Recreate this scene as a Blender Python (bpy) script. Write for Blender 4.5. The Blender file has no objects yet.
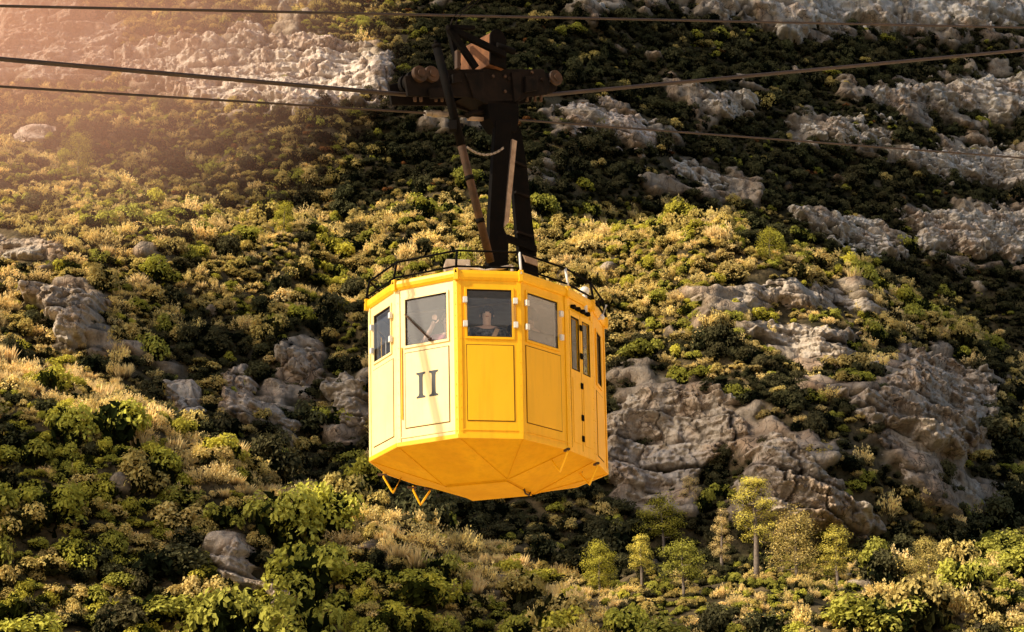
import bpy, bmesh, math, random
import numpy as np
from mathutils import Vector, Matrix
R = math.radians
random.seed(7)
rng = np.random.default_rng(11)
scene = bpy.context.scene
COL = scene.collection

# ------------------------------------------------------------------ camera model
PITCH = R(18.0); FPX = 70.0 / 36.0 * 1024; CX, CY = 512.0, 316.0
CP, SP = math.cos(PITCH), math.sin(PITCH)
def ray(px, py):
    """direction of a picture point, scaled so that its y component is 1"""
    x = (np.asarray(px, float) - CX) / FPX; y = -(np.asarray(py, float) - CY) / FPX
    dy = CP - y * SP; dz = SP + y * CP
    return x / dy, dz / dy
def at(px, py, Y):
    rx, rz = ray(px, py); return Vector((float(rx) * Y, Y, float(rz) * Y))
def proj(X, Y, Z):
    yy = Y * CP + Z * SP; zz = -Y * SP + Z * CP
    return CX + FPX * X / yy, CY - FPX * zz / yy

SUN_AZ, SUN_EL = R(63), R(33)      # azimuth to the left of straight behind the camera
SUN = np.array([-math.sin(SUN_AZ) * math.cos(SUN_EL), -math.cos(SUN_AZ) * math.cos(SUN_EL), math.sin(SUN_EL)])

# ------------------------------------------------------------------ numpy noise
def h2(ix, iy, s):
    a = (ix.astype(np.int64) * 374761393 + iy.astype(np.int64) * 668265263 + s * 1442695041) & 0xffffffff
    a = ((a ^ (a >> 13)) * 1274126177) & 0xffffffff
    a = ((a ^ (a >> 16)) * 2246822519) & 0xffffffff
    return ((a ^ (a >> 15)) & 0xffffff) / float(0xffffff)
def vn(x, y, s=0):
    x = np.asarray(x, float); y = np.asarray(y, float)
    ix, iy = np.floor(x), np.floor(y); fx, fy = x - ix, y - iy
    ux, uy = fx**3 * (fx * (6 * fx - 15) + 10), fy**3 * (fy * (6 * fy - 15) + 10)
    a, b = h2(ix, iy, s), h2(ix + 1, iy, s); c, d = h2(ix, iy + 1, s), h2(ix + 1, iy + 1, s)
    return ((a + (b - a) * ux) * (1 - uy) + (c + (d - c) * ux) * uy) * 2 - 1
def fbm(x, y, o=4, s=0):
    t = 0; A = 1; n = 0
    for k in range(o):
        t = t + A * vn(np.asarray(x) * 2**k + 17.3 * k, np.asarray(y) * 2**k - 9.1 * k, s + k); n += A; A *= .5
    return t / n
def worley(x, y, s=0):
    ix, iy = np.floor(x), np.floor(y)
    f1 = np.full(x.shape, 9.); f2 = np.full(x.shape, 9.); cid = np.zeros(x.shape)
    for dx in (-1, 0, 1):
        for dy in (-1, 0, 1):
            cx, cy = ix + dx, iy + dy
            d = np.hypot(cx + .1 + .8 * h2(cx, cy, s) - x, cy + .1 + .8 * h2(cx, cy, s + 5) - y)
            c = h2(cx, cy, s + 9); new = d < f1
            f2 = np.where(new, f1, np.minimum(f2, d)); cid = np.where(new, c, cid); f1 = np.where(new, d, f1)
    return f1, f2, cid
def shards(x, y, s=0):
    """piecewise flat facets: each cell of a scattered pattern is its own tilted plane"""
    ix, iy = np.floor(x), np.floor(y); f1 = np.full(x.shape, 9.); out = np.zeros(x.shape)
    for dx in (-1, 0, 1):
        for dy in (-1, 0, 1):
            cx, cy = ix + dx, iy + dy; ax, ay = x - (cx + .1 + .8 * h2(cx, cy, s)), y - (cy + .1 + .8 * h2(cx, cy, s + 5))
            d = np.hypot(ax, ay * 1.3); new = d < f1
            out = np.where(new, ax * (h2(cx, cy, s + 9) * 2 - 1) + ay * (h2(cx, cy, s + 10) * 2 - 1) + .35 * (h2(cx, cy, s + 11) - .5), out); f1 = np.where(new, d, f1)
    return out
def sstep(a, b, x):
    t = np.clip((x - a) / (b - a), 0, 1); return t * t * (3 - 2 * t)

# ------------------------------------------------------------------ object helpers
def link(name, me, mats=(), parent=None):
    o = bpy.data.objects.new(name, me); COL.objects.link(o)
    for m in (mats if isinstance(mats, (list, tuple)) else [mats]): me.materials.append(m)
    if parent is not None: o.parent = parent
    return o
def tag(o, label=None, cat=None, group=None, kind=None):
    if label: o['label'] = label
    if cat: o['category'] = cat
    if group: o['group'] = group
    if kind: o['kind'] = kind
    return o
def empty(name, loc):
    o = bpy.data.objects.new(name, None); COL.objects.link(o); o.location = loc; o.empty_display_size = .3; return o
def mesh_np(name, V, F, smooth=False, attrs=None, mi=None):
    """mesh from arrays: V (n,3), F (m,4) or (m,3)"""
    V = np.asarray(V, np.float32); F = np.asarray(F, np.int32); k = F.shape[1]
    me = bpy.data.meshes.new(name)
    me.vertices.add(len(V)); me.vertices.foreach_set('co', V.ravel())
    me.loops.add(F.size); me.loops.foreach_set('vertex_index', F.ravel())
    me.polygons.add(len(F)); me.polygons.foreach_set('loop_start', np.arange(0, F.size, k, dtype=np.int32))
    me.polygons.foreach_set('loop_total', np.full(len(F), k, np.int32))
    if mi is not None: me.polygons.foreach_set('material_index', np.asarray(mi, np.int32))
    me.update(calc_edges=True); me.validate()
    if smooth: me.polygons.foreach_set('use_smooth', np.ones(len(me.polygons), bool))
    for n, a in (attrs or {}).items():
        at_ = me.attributes.new(n, 'FLOAT', 'POINT'); at_.data.foreach_set('value', np.asarray(a, np.float32).ravel())
    return me
class MB:
    """collects simple shapes into one mesh"""
    def __init__(s): s.v = []; s.f = []; s.sm = []
    def add(s, vs, fs, smooth=False):
        b = len(s.v); s.v += [tuple(v) for v in vs]; s.f += [tuple(b + i for i in f) for f in fs]; s.sm += [smooth] * len(fs); return s
    def hexa(s, p):           # p: 8 corners, bottom ring 0-3 (ccw seen from outside top), top ring 4-7
        return s.add(p, [(3, 2, 1, 0), (4, 5, 6, 7), (0, 1, 5, 4), (1, 2, 6, 5), (2, 3, 7, 6), (3, 0, 4, 7)])
    def box(s, c, d, M=None):
        x, y, z = d[0] / 2, d[1] / 2, d[2] / 2
        p = [Vector(q) for q in ((-x, -y, -z), (x, -y, -z), (x, y, -z), (-x, y, -z), (-x, -y, z), (x, -y, z), (x, y, z), (-x, y, z))]
        if M is not None: p = [M @ q for q in p]
        return s.hexa([q + Vector(c) for q in p])
    def tube(s, pts, r, n=10, caps=True, r2=None):
        pts = [Vector(p) for p in pts]; rings = []; N = len(pts)
        for i, p in enumerate(pts):
            t = (pts[min(i + 1, N - 1)] - pts[max(i - 1, 0)]).normalized()
            a = t.cross(Vector((0, 0, 1)) if abs(t.z) < .9 else Vector((1, 0, 0))).normalized(); b = t.cross(a)
            rr = r if r2 is None else r + (r2 - r) * i / (N - 1)
            rings.append([p + (a * math.cos(2 * math.pi * k / n) + b * math.sin(2 * math.pi * k / n)) * rr for k in range(n)])
        base = [q for g in rings for q in g]
        fs = [(i * n + k, (i + 1) * n + k, (i + 1) * n + (k + 1) % n, i * n + (k + 1) % n) for i in range(N - 1) for k in range(n)]
        s.add(base, fs, True)
        if caps: s.add(rings[0], [tuple(range(n))]); s.add(rings[-1], [tuple(reversed(range(n)))])
        return s
    def bar(s, a, b, w, h, up=(0, 0, 1)):
        a, b = Vector(a), Vector(b); t = (b - a).normalized(); u = t.cross(Vector(up)).normalized(); v = u.cross(t)
        q = lambda p: [p - u * w / 2 - v * h / 2, p + u * w / 2 - v * h / 2, p + u * w / 2 + v * h / 2, p - u * w / 2 + v * h / 2]
        return s.hexa(q(a) + q(b))
    def prism(s, ring_a, ring_b):
        n = len(ring_a)
        return s.add(list(ring_a) + list(ring_b), [tuple(reversed(range(n))), tuple(range(n, 2 * n))] + [(i, (i + 1) % n, n + (i + 1) % n, n + i) for i in range(n)])
    def ball(s, c, r, n=12, m=8, sc=(1, 1, 1)):
        vs = []; fs = []
        for i in range(m + 1):
            th = math.pi * i / m
            for k in range(n):
                ph = 2 * math.pi * k / n
                vs.append((c[0] + r * sc[0] * math.sin(th) * math.cos(ph), c[1] + r * sc[1] * math.sin(th) * math.sin(ph), c[2] + r * sc[2] * math.cos(th)))
        for i in range(m):
            for k in range(n): fs.append((i * n + k, (i + 1) * n + k, (i + 1) * n + (k + 1) % n, i * n + (k + 1) % n))
        return s.add(vs, fs, True)
    def build(s, name, mats, parent=None, bevel=0, inv=None):
        me = bpy.data.meshes.new(name)
        vs = [tuple(inv @ Vector(v)) for v in s.v] if inv is not None else s.v
        me.from_pydata(vs, [], s.f); me.polygons.foreach_set('use_smooth', s.sm)
        bm = bmesh.new(); bm.from_mesh(me); bmesh.ops.remove_doubles(bm, verts=bm.verts, dist=1e-5)
        bmesh.ops.recalc_face_normals(bm, faces=bm.faces); bm.to_mesh(me); bm.free(); me.update()
        o = link(name, me, mats, parent)
        if bevel:
            b = o.modifiers.new('bevel', 'BEVEL'); b.width = bevel; b.segments = 2; b.limit_method = 'ANGLE'; b.angle_limit = R(40)
        return o

# ------------------------------------------------------------------ materials
class NT:
    def __init__(s, name):
        s.m = bpy.data.materials.new(name); s.m.use_nodes = True; s.t = s.m.node_tree; s.n = s.t.nodes
        s.b = s.n['Principled BSDF']; s.out = s.n['Material Output']
    def new(s, t, **k):
        n = s.n.new(t)
        for a, v in k.items(): setattr(n, a, v)
        return n
    def L(s, a, b): s.t.links.new(a, b)
    def val(s, sock, v): sock.default_value = v
    def noise(s, scale, detail=4, rough=.6, vec=None, dist=0):
        n = s.new('ShaderNodeTexNoise'); n.inputs['Scale'].default_value = scale; n.inputs['Detail'].default_value = detail
        n.inputs['Roughness'].default_value = rough; n.inputs['Distortion'].default_value = dist
        if vec is not None: s.L(vec, n.inputs['Vector'])
        return n.outputs['Fac']
    def ramp(s, fac, stops):
        r = s.new('ShaderNodeValToRGB'); e = r.color_ramp.elements
        while len(e) < len(stops): e.new(.5)
        for i, (p, c) in enumerate(stops):
            e[i].position = p; e[i].color = (*c, 1) if len(c) == 3 else c
        s.L(fac, r.inputs['Fac']); return r.outputs['Color']
    def mix(s, fac, a, b, mode='MIX'):
        m = s.new('ShaderNodeMix', data_type='RGBA', blend_type=mode)
        for sock, v in ((m.inputs[0], fac), (m.inputs[6], a), (m.inputs[7], b)):
            if isinstance(v, (int, float)): sock.default_value = v
            elif isinstance(v, tuple): sock.default_value = (*v, 1) if len(v) == 3 else v
            else: s.L(v, sock)
        return m.outputs[2]
    def math(s, op, a, b=0.0):
        m = s.new('ShaderNodeMath', operation=op)
        for sock, v in ((m.inputs[0], a), (m.inputs[1], b)):
            if isinstance(v, (int, float)): sock.default_value = v
            else: s.L(v, sock)
        return m.outputs[0]
    def pos(s): return s.new('ShaderNodeNewGeometry').outputs['Position']
    def objco(s): return s.new('ShaderNodeTexCoord').outputs['Object']
    def attr(s, n): return s.new('ShaderNodeAttribute', attribute_name=n).outputs['Fac']
    def bump(s, h, strength=.4, dist=.02):
        b = s.new('ShaderNodeBump'); b.inputs['Strength'].default_value = strength; b.inputs['Distance'].default_value = dist
        s.L(h, b.inputs['Height']); s.L(b.outputs['Normal'], s.b.inputs['Normal'])
    def base(s, c):
        if isinstance(c, tuple): s.b.inputs['Base Color'].default_value = (*c, 1)
        else: s.L(c, s.b.inputs['Base Color'])
    def set(s, rough=.6, spec=.4, metal=0.):
        s.b.inputs['Roughness'].default_value = rough; s.b.inputs['Specular IOR Level'].default_value = spec; s.b.inputs['Metallic'].default_value = metal
        return s

def paint(name, col, worn, rough=.42, chips=(.25, .12, .02), spec=.5):
    t = NT(name); oc = t.objco()
    n1 = t.noise(2.3, 5, .65, oc); n2 = t.noise(38, 4, .6, oc)
    mp = t.new('ShaderNodeMapping'); mp.inputs['Scale'].default_value = (9, 9, .8); t.L(oc, mp.inputs['Vector'])
    st = t.noise(1.5, 5, .6, mp.outputs['Vector'])
    c = t.mix(t.ramp(n1, [(.35, (0, 0, 0)), (.75, (1, 1, 1))]), col, worn)
    c = t.mix(t.ramp(st, [(.46, (0, 0, 0)), (.78, (.6, .6, .6))]), c, tuple(x * .70 for x in col))
    n4 = t.noise(.9, 3, .5, oc); c = t.mix(t.ramp(n4, [(.4, (0, 0, 0)), (.66, (.45, .45, .45))]), c, tuple(x * .8 for x in col))
    c = t.mix(t.ramp(n2, [(.70, (0, 0, 0)), (.76, (.8, .8, .8))]), c, chips)
    t.base(c); t.set(rough, spec)
    t.L(t.math('ADD', t.math('MULTIPLY', n1, .2), rough - .1), t.b.inputs['Roughness'])
    t.bump(t.noise(3.0, 3, .5, oc), .4, .016)
    return t.m
M = {}
M['yellow'] = paint('yellow_paint', (.98, .53, .008), (.94, .50, .015), spec=.32)
M['yellow_sunlit'] = paint('sunlit_yellow_paint', (.96, .76, .36), (.95, .72, .28))  # paler copy of the yellow, paints sunlight onto the left facets
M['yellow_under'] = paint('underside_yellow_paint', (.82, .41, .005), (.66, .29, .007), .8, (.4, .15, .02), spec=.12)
def simple(name, col, rough=.6, spec=.4, metal=0, var=.3, scale=9, col2=None, bump=.2):
    t = NT(name); oc = t.objco(); n = t.noise(scale, 5, .65, oc)
    t.base(t.mix(t.ramp(n, [(.35, (0, 0, 0)), (.7, (1, 1, 1))]), col, col2 or tuple(c * (1 - var) for c in col)))
    t.set(rough, spec, metal)
    if bump: t.bump(t.noise(scale * 3, 3, .6, oc), bump, .006)
    return t.m
M['black'] = simple('black_steel_paint', (.003, .003, .003), .8, .05, 0, col2=(.007, .005, .004))
M['grime'] = simple('greasy_dark_steel', (.005, .0045, .004), .8, .08, 0, col2=(.017, .011, .008), scale=5)
M['rust'] = simple('rusty_brown_steel', (.20, .085, .035), .8, .2, 0, col2=(.07, .03, .016), scale=6, bump=.5)
M['brown'] = simple('worn_brown_paint', (.085, .043, .022), .65, .25, 0, col2=(.022, .014, .009), scale=7)
M['tan'] = simple('lit_tan_steel', (.45, .33, .23), .55, .4, 0, col2=(.22, .14, .09), scale=8)
M['cable'] = simple('greased_wire_rope', (.035, .024, .018), .5, .5, .3, col2=(.07, .045, .03), scale=3)
M['steel'] = simple('bare_steel', (.34, .29, .24), .5, .5, .6, scale=14)
M['white'] = simple('white_enamel', (.75, .74, .70), .4, .5, 0, var=.15)
M['box'] = simple('dusty_cream_metal', (.55, .46, .36), .6, .4, 0, col2=(.36, .27, .2))
M['seam'] = simple('dark_seam', (.16, .07, .01), .8, .2, bump=0)
M['rubber'] = simple('dark_rubber_seal', (.03, .018, .008), .8, .2, bump=0)
M['numeral'] = simple('charcoal_lettering_paint', (.028, .03, .035), .5, .4, bump=0)
M['inner'] = simple('pale_grey_interior_lining', (.62, .61, .57), .7, .3)
M['ceiling'] = simple('grey_ceiling_lining', (.26, .26, .25), .8, .3)
def glass(name, gl=.10, tint=(.95, .95, .94), haze=0.0):
    t = NT(name); t.n.remove(t.b)
    tr = t.new('ShaderNodeBsdfTransparent'); tr.inputs[0].default_value = (*tint, 1)
    g = t.new('ShaderNodeBsdfGlossy'); g.inputs['Roughness'].default_value = .04
    f = t.new('ShaderNodeFresnel'); f.inputs[0].default_value = 1.5
    front = t.math('SUBTRACT', 1.0, t.new('ShaderNodeNewGeometry').outputs['Backfacing'])
    fac = t.math('MULTIPLY', t.math('ADD', f.outputs[0], gl), front)
    m = t.new('ShaderNodeMixShader'); t.L(fac, m.inputs[0]); t.L(tr.outputs[0], m.inputs[1]); t.L(g.outputs[0], m.inputs[2])
    last = m.outputs[0]
    if haze:                                        # pale film: scuffs on the guards, reflected sky painted onto the panes
        d = t.new('ShaderNodeBsdfDiffuse'); d.inputs[0].default_value = (.8, .79, .76, 1)
        m2 = t.new('ShaderNodeMixShader'); h = t.noise(2.2, 4, .6, t.objco())
        t.L(t.math('MULTIPLY', t.math('ADD', h, .5), haze), m2.inputs[0]); t.L(last, m2.inputs[1]); t.L(d.outputs[0], m2.inputs[2]); last = m2.outputs[0]
    t.L(last, t.out.inputs[0]); return t.m
M['glass'] = glass('window_glass', .0, haze=.008)
M['guard'] = glass('scuffed_acrylic', .0, (.95, .95, .95), haze=.02)
M['pane_pale'] = glass('reflection_toned_window_glass', .04, (.9, .9, .9), haze=.20)  # diffuse film paints a pale reflection on the pane
M['pane_sky_toned'] = glass('sky_toned_window_glass', .03, (.93, .93, .93), haze=.06)

def foliage(name, dark, mid, tip, tip2, trans=.35):
    t = NT(name); t.n.remove(t.b)
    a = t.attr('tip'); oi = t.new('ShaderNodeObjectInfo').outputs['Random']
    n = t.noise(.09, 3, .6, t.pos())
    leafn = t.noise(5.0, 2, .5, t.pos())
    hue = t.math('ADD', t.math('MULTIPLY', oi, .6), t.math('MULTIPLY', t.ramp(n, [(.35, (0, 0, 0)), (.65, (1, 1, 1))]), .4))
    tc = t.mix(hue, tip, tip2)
    c = t.mix(t.ramp(a, [(.22, (0, 0, 0)), (.62, (1, 1, 1))]), t.mix(t.ramp(a, [(.05, (0, 0, 0)), (.4, (1, 1, 1))]), dark, mid), tc)  # plants have pale tips; dark inside paints the shade within the bush
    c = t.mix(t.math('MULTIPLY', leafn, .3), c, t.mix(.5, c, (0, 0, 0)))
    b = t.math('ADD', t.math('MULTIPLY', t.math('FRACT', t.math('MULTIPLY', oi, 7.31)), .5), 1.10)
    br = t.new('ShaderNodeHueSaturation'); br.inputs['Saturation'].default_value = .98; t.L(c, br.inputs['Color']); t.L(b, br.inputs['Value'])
    c = br.outputs['Color']
    d = t.new('ShaderNodeBsdfDiffuse'); d.inputs['Roughness'].default_value = 0; t.L(c, d.inputs['Color'])
    tl = t.new('ShaderNodeBsdfTranslucent'); t.L(c, tl.inputs['Color'])
    m = t.new('ShaderNodeMixShader'); m.inputs[0].default_value = trans; t.L(d.outputs[0], m.inputs[1]); t.L(tl.outputs[0], m.inputs[2])
    t.L(m.outputs[0], t.out.inputs[0]); return t.m
M['f_gold'] = foliage('golden_brush_foliage', (.035, .028, .012), (.24, .17, .06), (.92, .70, .33), (.82, .66, .22), .25)
M['f_olive'] = foliage('olive_shrub_foliage', (.018, .018, .006), (.11, .095, .025), (.62, .49, .13), (.56, .42, .16), .25)
M['f_green'] = foliage('green_shrub_foliage', (.010, .014, .004), (.065, .072, .014), (.50, .47, .06), (.38, .36, .07), .25)
M['f_dark'] = foliage('dark_evergreen_foliage', (.006, .008, .004), (.026, .030, .013), (.085, .088, .036), (.10, .082, .038), .2)
M['f_dry'] = foliage('dry_grass_blades', (.06, .04, .016), (.36, .25, .10), (.85, .66, .33), (.76, .60, .26), .3)
M['f_lime'] = foliage('yellow_green_foliage', (.02, .024, .004), (.16, .155, .018), (.58, .52, .07), (.52, .46, .06), .3)
M['f_red'] = foliage('rusty_autumn_foliage', (.03, .012, .006), (.16, .06, .02), (.40, .17, .05), (.36, .16, .045), .25)
M['f_pine'] = foliage('pine_needles', (.016, .018, .005), (.10, .095, .022), (.85, .74, .13), (.74, .62, .12), .25)
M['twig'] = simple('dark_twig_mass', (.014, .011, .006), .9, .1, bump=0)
M['bark'] = simple('grey_pine_bark', (.26, .21, .17), .9, .2, col2=(.13, .10, .08), scale=4)
def rocklook(t, p, a, b, c, warm):
    n1 = t.noise(.16, 6, .65, p); n2 = t.noise(1.1, 6, .7, p, .4); n3 = t.noise(6, 4, .7, p)
    mp = t.new('ShaderNodeMapping'); mp.inputs['Scale'].default_value = (1.1, 1.1, .12); t.L(p, mp.inputs['Vector'])
    st = t.noise(1.0, 5, .65, mp.outputs['Vector'], .3)
    col = t.mix(t.ramp(n2, [(.32, (0, 0, 0)), (.68, (1, 1, 1))]), a, b)
    col = t.mix(t.ramp(n1, [(.45, (0, 0, 0)), (.66, (1, 1, 1))]), col, warm)
    col = t.mix(t.ramp(st, [(.50, (0, 0, 0)), (.72, (.75, .75, .75))]), col, c)
    col = t.mix(t.ramp(n3, [(.55, (0, 0, 0)), (.75, (.5, .5, .5))]), col, c)
    lines = []
    for sc, k in ((.55, (1.6, 1.6, .8)), (1.5, (1.3, 1.3, 1.0))):
        vz = t.new('ShaderNodeTexVoronoi', feature='DISTANCE_TO_EDGE'); vz.inputs['Scale'].default_value = sc
        wv = t.new('ShaderNodeVectorMath', operation='ADD'); mw = t.new('ShaderNodeMapping'); mw.inputs['Scale'].default_value = k; t.L(p, mw.inputs['Vector'])
        nz = t.new('ShaderNodeTexNoise'); nz.inputs['Scale'].default_value = .9; nz.inputs['Detail'].default_value = 6; t.L(p, nz.inputs['Vector'])
        sc_ = t.new('ShaderNodeVectorMath', operation='SCALE'); sc_.inputs['Scale'].default_value = 2.2; t.L(nz.outputs['Color'], sc_.inputs[0])
        t.L(mw.outputs['Vector'], wv.inputs[0]); t.L(sc_.outputs[0], wv.inputs[1]); t.L(wv.outputs[0], vz.inputs['Vector']); lines.append(vz.outputs['Distance'])
    ln_ = t.math('MULTIPLY', t.ramp(lines[0], [(.0, (1, 1, 1)), (.06, (0, 0, 0))]), t.ramp(n1, [(.4, (0, 0, 0)), (.6, (1, 1, 1))]))
    cr = t.math('MAXIMUM', t.attr('crack'), ln_)
    col = t.mix(cr, col, tuple(x * .30 for x in c))
    h = t.math('ADD', t.ramp(lines[0], [(.0, (0, 0, 0)), (.14, (1, 1, 1))]), t.math('MULTIPLY', t.ramp(lines[1], [(.0, (0, 0, 0)), (.16, (1, 1, 1))]), .45))
    return col, t.math('ADD', h, t.math('ADD', t.math('MULTIPLY', n3, .8), t.math('MULTIPLY', n2, 2.2)))
def rockmat(name, a, b, c, warm):
    t = NT(name); col, h = rocklook(t, t.pos(), a, b, c, warm)
    t.base(col); t.set(.92, .15); t.bump(h, .65, .10); return t.m
M['rock_pale'] = rockmat('pale_pink_limestone', (.78, .65, .54), (.86, .76, .66), (.44, .33, .26), (.72, .53, .41))
M['rock_grey'] = rockmat('grey_limestone', (.78, .69, .58), (.86, .78, .67), (.38, .32, .26), (.72, .54, .40))
M['rock_mid'] = rockmat('weathered_conglomerate', (.52, .435, .345), (.68, .58, .47), (.17, .135, .10), (.56, .40, .27))
def soil():
    t = NT('hillside_soil'); p = t.pos()
    n1 = t.noise(.25, 6, .65, p); n2 = t.noise(2.2, 5, .7, p)
    c = t.mix(t.ramp(n1, [(.4, (0, 0, 0)), (.62, (1, 1, 1))]), (.04, .033, .016), (.17, .125, .066))
    c = t.mix(t.ramp(n2, [(.5, (0, 0, 0)), (.7, (1, 1, 1))]), c, (.02, .017, .009))
    rc, h = rocklook(t, p, (.44, .35, .26), (.60, .49, .37), (.13, .10, .07), (.50, .33, .21))
    c = t.mix(t.attr('rock'), c, rc)
    t.base(c); t.set(.95, .1); t.bump(t.math('ADD', n2, t.math('MULTIPLY', h, t.attr('rock'))),   .7, .12); return t.m
M['soil'] = soil()
def valley():
    t = NT('pale_valley_ground'); p = t.pos()
    ln = t.new('ShaderNodeVectorMath', operation='LENGTH'); t.L(p, ln.inputs[0])
    n = t.noise(.12, 6, .6, p); n2 = t.noise(1.5, 5, .6, p)
    pale = t.mix(n2, (.78, .64, .42), (.64, .50, .31))  # pale near the cabin, put in to bounce sunlight up onto it
    d = t.math('ADD', ln.outputs['Value'], t.math('MULTIPLY', n, 50))
    mr = t.new('ShaderNodeMapRange'); mr.inputs[1].default_value = 85; mr.inputs[2].default_value = 125; t.L(d, mr.inputs[0])
    t.base(t.mix(mr.outputs[0], pale, t.mix(n2, (.06, .055, .025), (.12, .09, .05)))); t.set(.95, .1); return t.m
M['valley'] = valley()

# ------------------------------------------------------------------ terrain
def crest(pts):
    a = np.array(pts, float); rx, rz = ray(a[:, 0], a[:, 1]); Y = a[:, 2]
    return rx * Y, rz * Y, Y
L0 = crest([(-300, 900, 140), (250, 760, 143), (430, 690, 145), (560, 600, 146), (640, 556, 147), (760, 560, 147), (900, 566, 146), (1024, 575, 146), (1150, 590, 146), (1400, 640, 146)])
L1 = crest([(-400, 210, 172), (-150, 290, 168), (0, 352, 165), (70, 384, 163), (150, 425, 161), (280, 490, 159), (400, 524, 158), (500, 560, 158), (600, 600, 157), (700, 650, 157), (820, 720, 157), (1200, 900, 157)])
L2 = crest([(-500, 120, 240), (-150, 95, 226), (0, 150, 220), (90, 178, 217), (190, 208, 214), (330, 228, 212), (420, 198, 211), (560, 216, 209), (720, 212, 206), (860, 268, 206), (960, 318, 212), (1040, 372, 224), (1150, 450, 240), (1400, 600, 280)])
def ramp_layer(x, z, L, cot, s, rnd=2.0, back=4.5):
    zc = np.interp(x, L[0], L[1]) + fbm(x / 9, x * 0 + s, 3, s) * 1.6
    Yc = np.interp(x, L[0], L[2])
    dz = z - zc
    sp = np.where(dz / rnd > 30, dz, rnd * np.log1p(np.exp(np.minimum(dz / rnd, 30))))
    return Yc + dz * cot + (back - cot) * sp
def gauss(x, z, cx, cz, sx, sz): return np.exp(-((x - cx) / sx)**2 - ((z - cz) / sz)**2)
def F(x, z):
    x = np.asarray(x, float); z = np.asarray(z, float)
    y0 = ramp_layer(x, z, L0, .85, 3); y1 = ramp_layer(x, z, L1, .80, 23)
    y2 = ramp_layer(x, z, L2, .86, 43, 2.5, 3.5)
    y2 = y2 - 9 * gauss(x, z, -45, 58, 13, 20) - 5 * gauss(x, z, 33, 50, 14, 10) + 4 * gauss(x, z, -17, 50, 8, 16)
    right = np.maximum(x - 4, 0); left = np.maximum(-x - 5, 0)
    y3 = 240 + (z - 94) * .70 + .55 * right + .16 * left - 5 * gauss(x, z, -28, 112, 22, 9)
    k = 1.6; Y = np.stack([y0, y1, y2, y3]); m = Y.min(0)
    y = m - k * np.log(np.exp(-(Y - m) / k).sum(0))
    return y + fbm(x / 15, z / 15, 3, 71) * 4.6 + fbm(x / 4.6, z / 4.6, 3, 83) * 1.7
def hit(px, py):
    px = np.asarray(px, float); py = np.asarray(py, float)
    rx, rz = ray(px, py); lo = np.full(px.shape, 100.); done = np.zeros(px.shape, bool); Yh = np.full(px.shape, 420.)
    for Yv in np.arange(110, 420, .75):
        ins = (~done) & (Yv >= F(rx * Yv, rz * Yv)); Yh[ins] = Yv; done |= ins
        if done.all(): break
    a, b = Yh - .75, Yh.copy()
    for _ in range(7):
        m = (a + b) / 2; ins = m >= F(rx * m, rz * m); b = np.where(ins, m, b); a = np.where(ins, a, m)
    return np.stack([rx * b, b, rz * b], -1)

def grid_faces(nr, nc):
    i = np.arange(nr * nc).reshape(nr, nc)
    return np.stack([i[:-1, :-1], i[:-1, 1:], i[1:, 1:], i[1:, :-1]], -1).reshape(-1, 4)
def rockform(gx, gz, sh, tilt, seed, soft=.7):
    """height in units of the relief and crack darkness of bedded, jointed limestone"""
    wx = gx + fbm(gx / 3.1, gz / 2.2, 4, seed + 40) * 1.9 * soft; wz = gz + fbm(gx / 5.5, gz / 4.0, 4, seed + 50) * .95 * soft + tilt * gx
    v = wz / sh + seed * .37; i = np.floor(v); fr = v - i; br = h2(i, i * 0 + 3, seed)
    wid = sh * (1.0 + 1.6 * h2(i, i * 0 + 7, seed)); u = wx / wid + 10 * br; j = np.floor(u); jf = u - j; blk = h2(i, j, seed + 2); strong = h2(i, j, seed + 4)
    bed = 1 - np.abs(2 * fr - 1)**5; jd = np.minimum(jf, 1 - jf) * wid
    jg = 1 - (1 - sstep(0, .32, jd)) * sstep(.5, .95, strong)
    saw = np.minimum(fr / .86, (1 - fr) / .14)
    v2 = wz / (sh * .29) + 3.3; i2 = np.floor(v2); f2_ = v2 - i2; b2 = h2(i2, np.floor(u * 1.7), seed + 6); bed2 = 1 - np.abs(2 * f2_ - 1)**4
    big = fbm(gx / (sh * 1.6), gz / (sh * 1.3), 3, seed + 70); rid = 1 - np.abs(fbm(gx / (sh * .55), gz / (sh * .9), 4, seed + 80)) * 2
    d = .30 + .66 * saw + .34 * br + .34 * blk * jg + .30 * (bed - 1) + .13 * b2 * bed2 + soft * (.28 * big + .24 * rid) + .16 * soft * (1 - 2 * np.abs(fbm(wx / .55, gz / 3.2, 3, seed + 90))) - .22 * (1 - jg) + .11 * fbm(gx / .7, gz / .5, 4, seed + 60) + .13 * b2
    d = d + (jf - .5) * (h2(i, j, seed + 11) - .5) * 1.1 * jg + (fr - .5) * (h2(i, j, seed + 12) - .5) * .7 + (f2_ - .5) * (b2 - .5) * .22
    d = d + .46 * shards(wx / 1.9, wz / 1.15, seed + 21) + .22 * shards(gx / .75, gz / .5, seed + 31)
    crack = .85 * (1 - bed)**1.2 + .8 * (1 - jg) + .22 * (1 - bed2) + .5 * sstep(.1, -.5, rid) + .25 * sstep(.0, -.5, big)
    return d, np.clip(crack, 0, 1)
def poly_sd(px, py, poly):
    P = np.array(poly, float); Q = np.roll(P, -1, 0); d = np.full(px.shape, 1e9); inside = np.zeros(px.shape, bool)
    for (ax, ay), (bx, by) in zip(P, Q):
        ex, ey = bx - ax, by - ay; wx, wy = px - ax, py - ay
        t = np.clip((wx * ex + wy * ey) / (ex * ex + ey * ey), 0, 1)
        d = np.minimum(d, np.hypot(wx - t * ex, wy - t * ey))
        c = ((ay > py) != (by > py)); xi = ax + (py - ay) * ex / (ey if ey else 1e-9)
        inside ^= c & (px < xi)
    return np.where(inside, d, -d)
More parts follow.
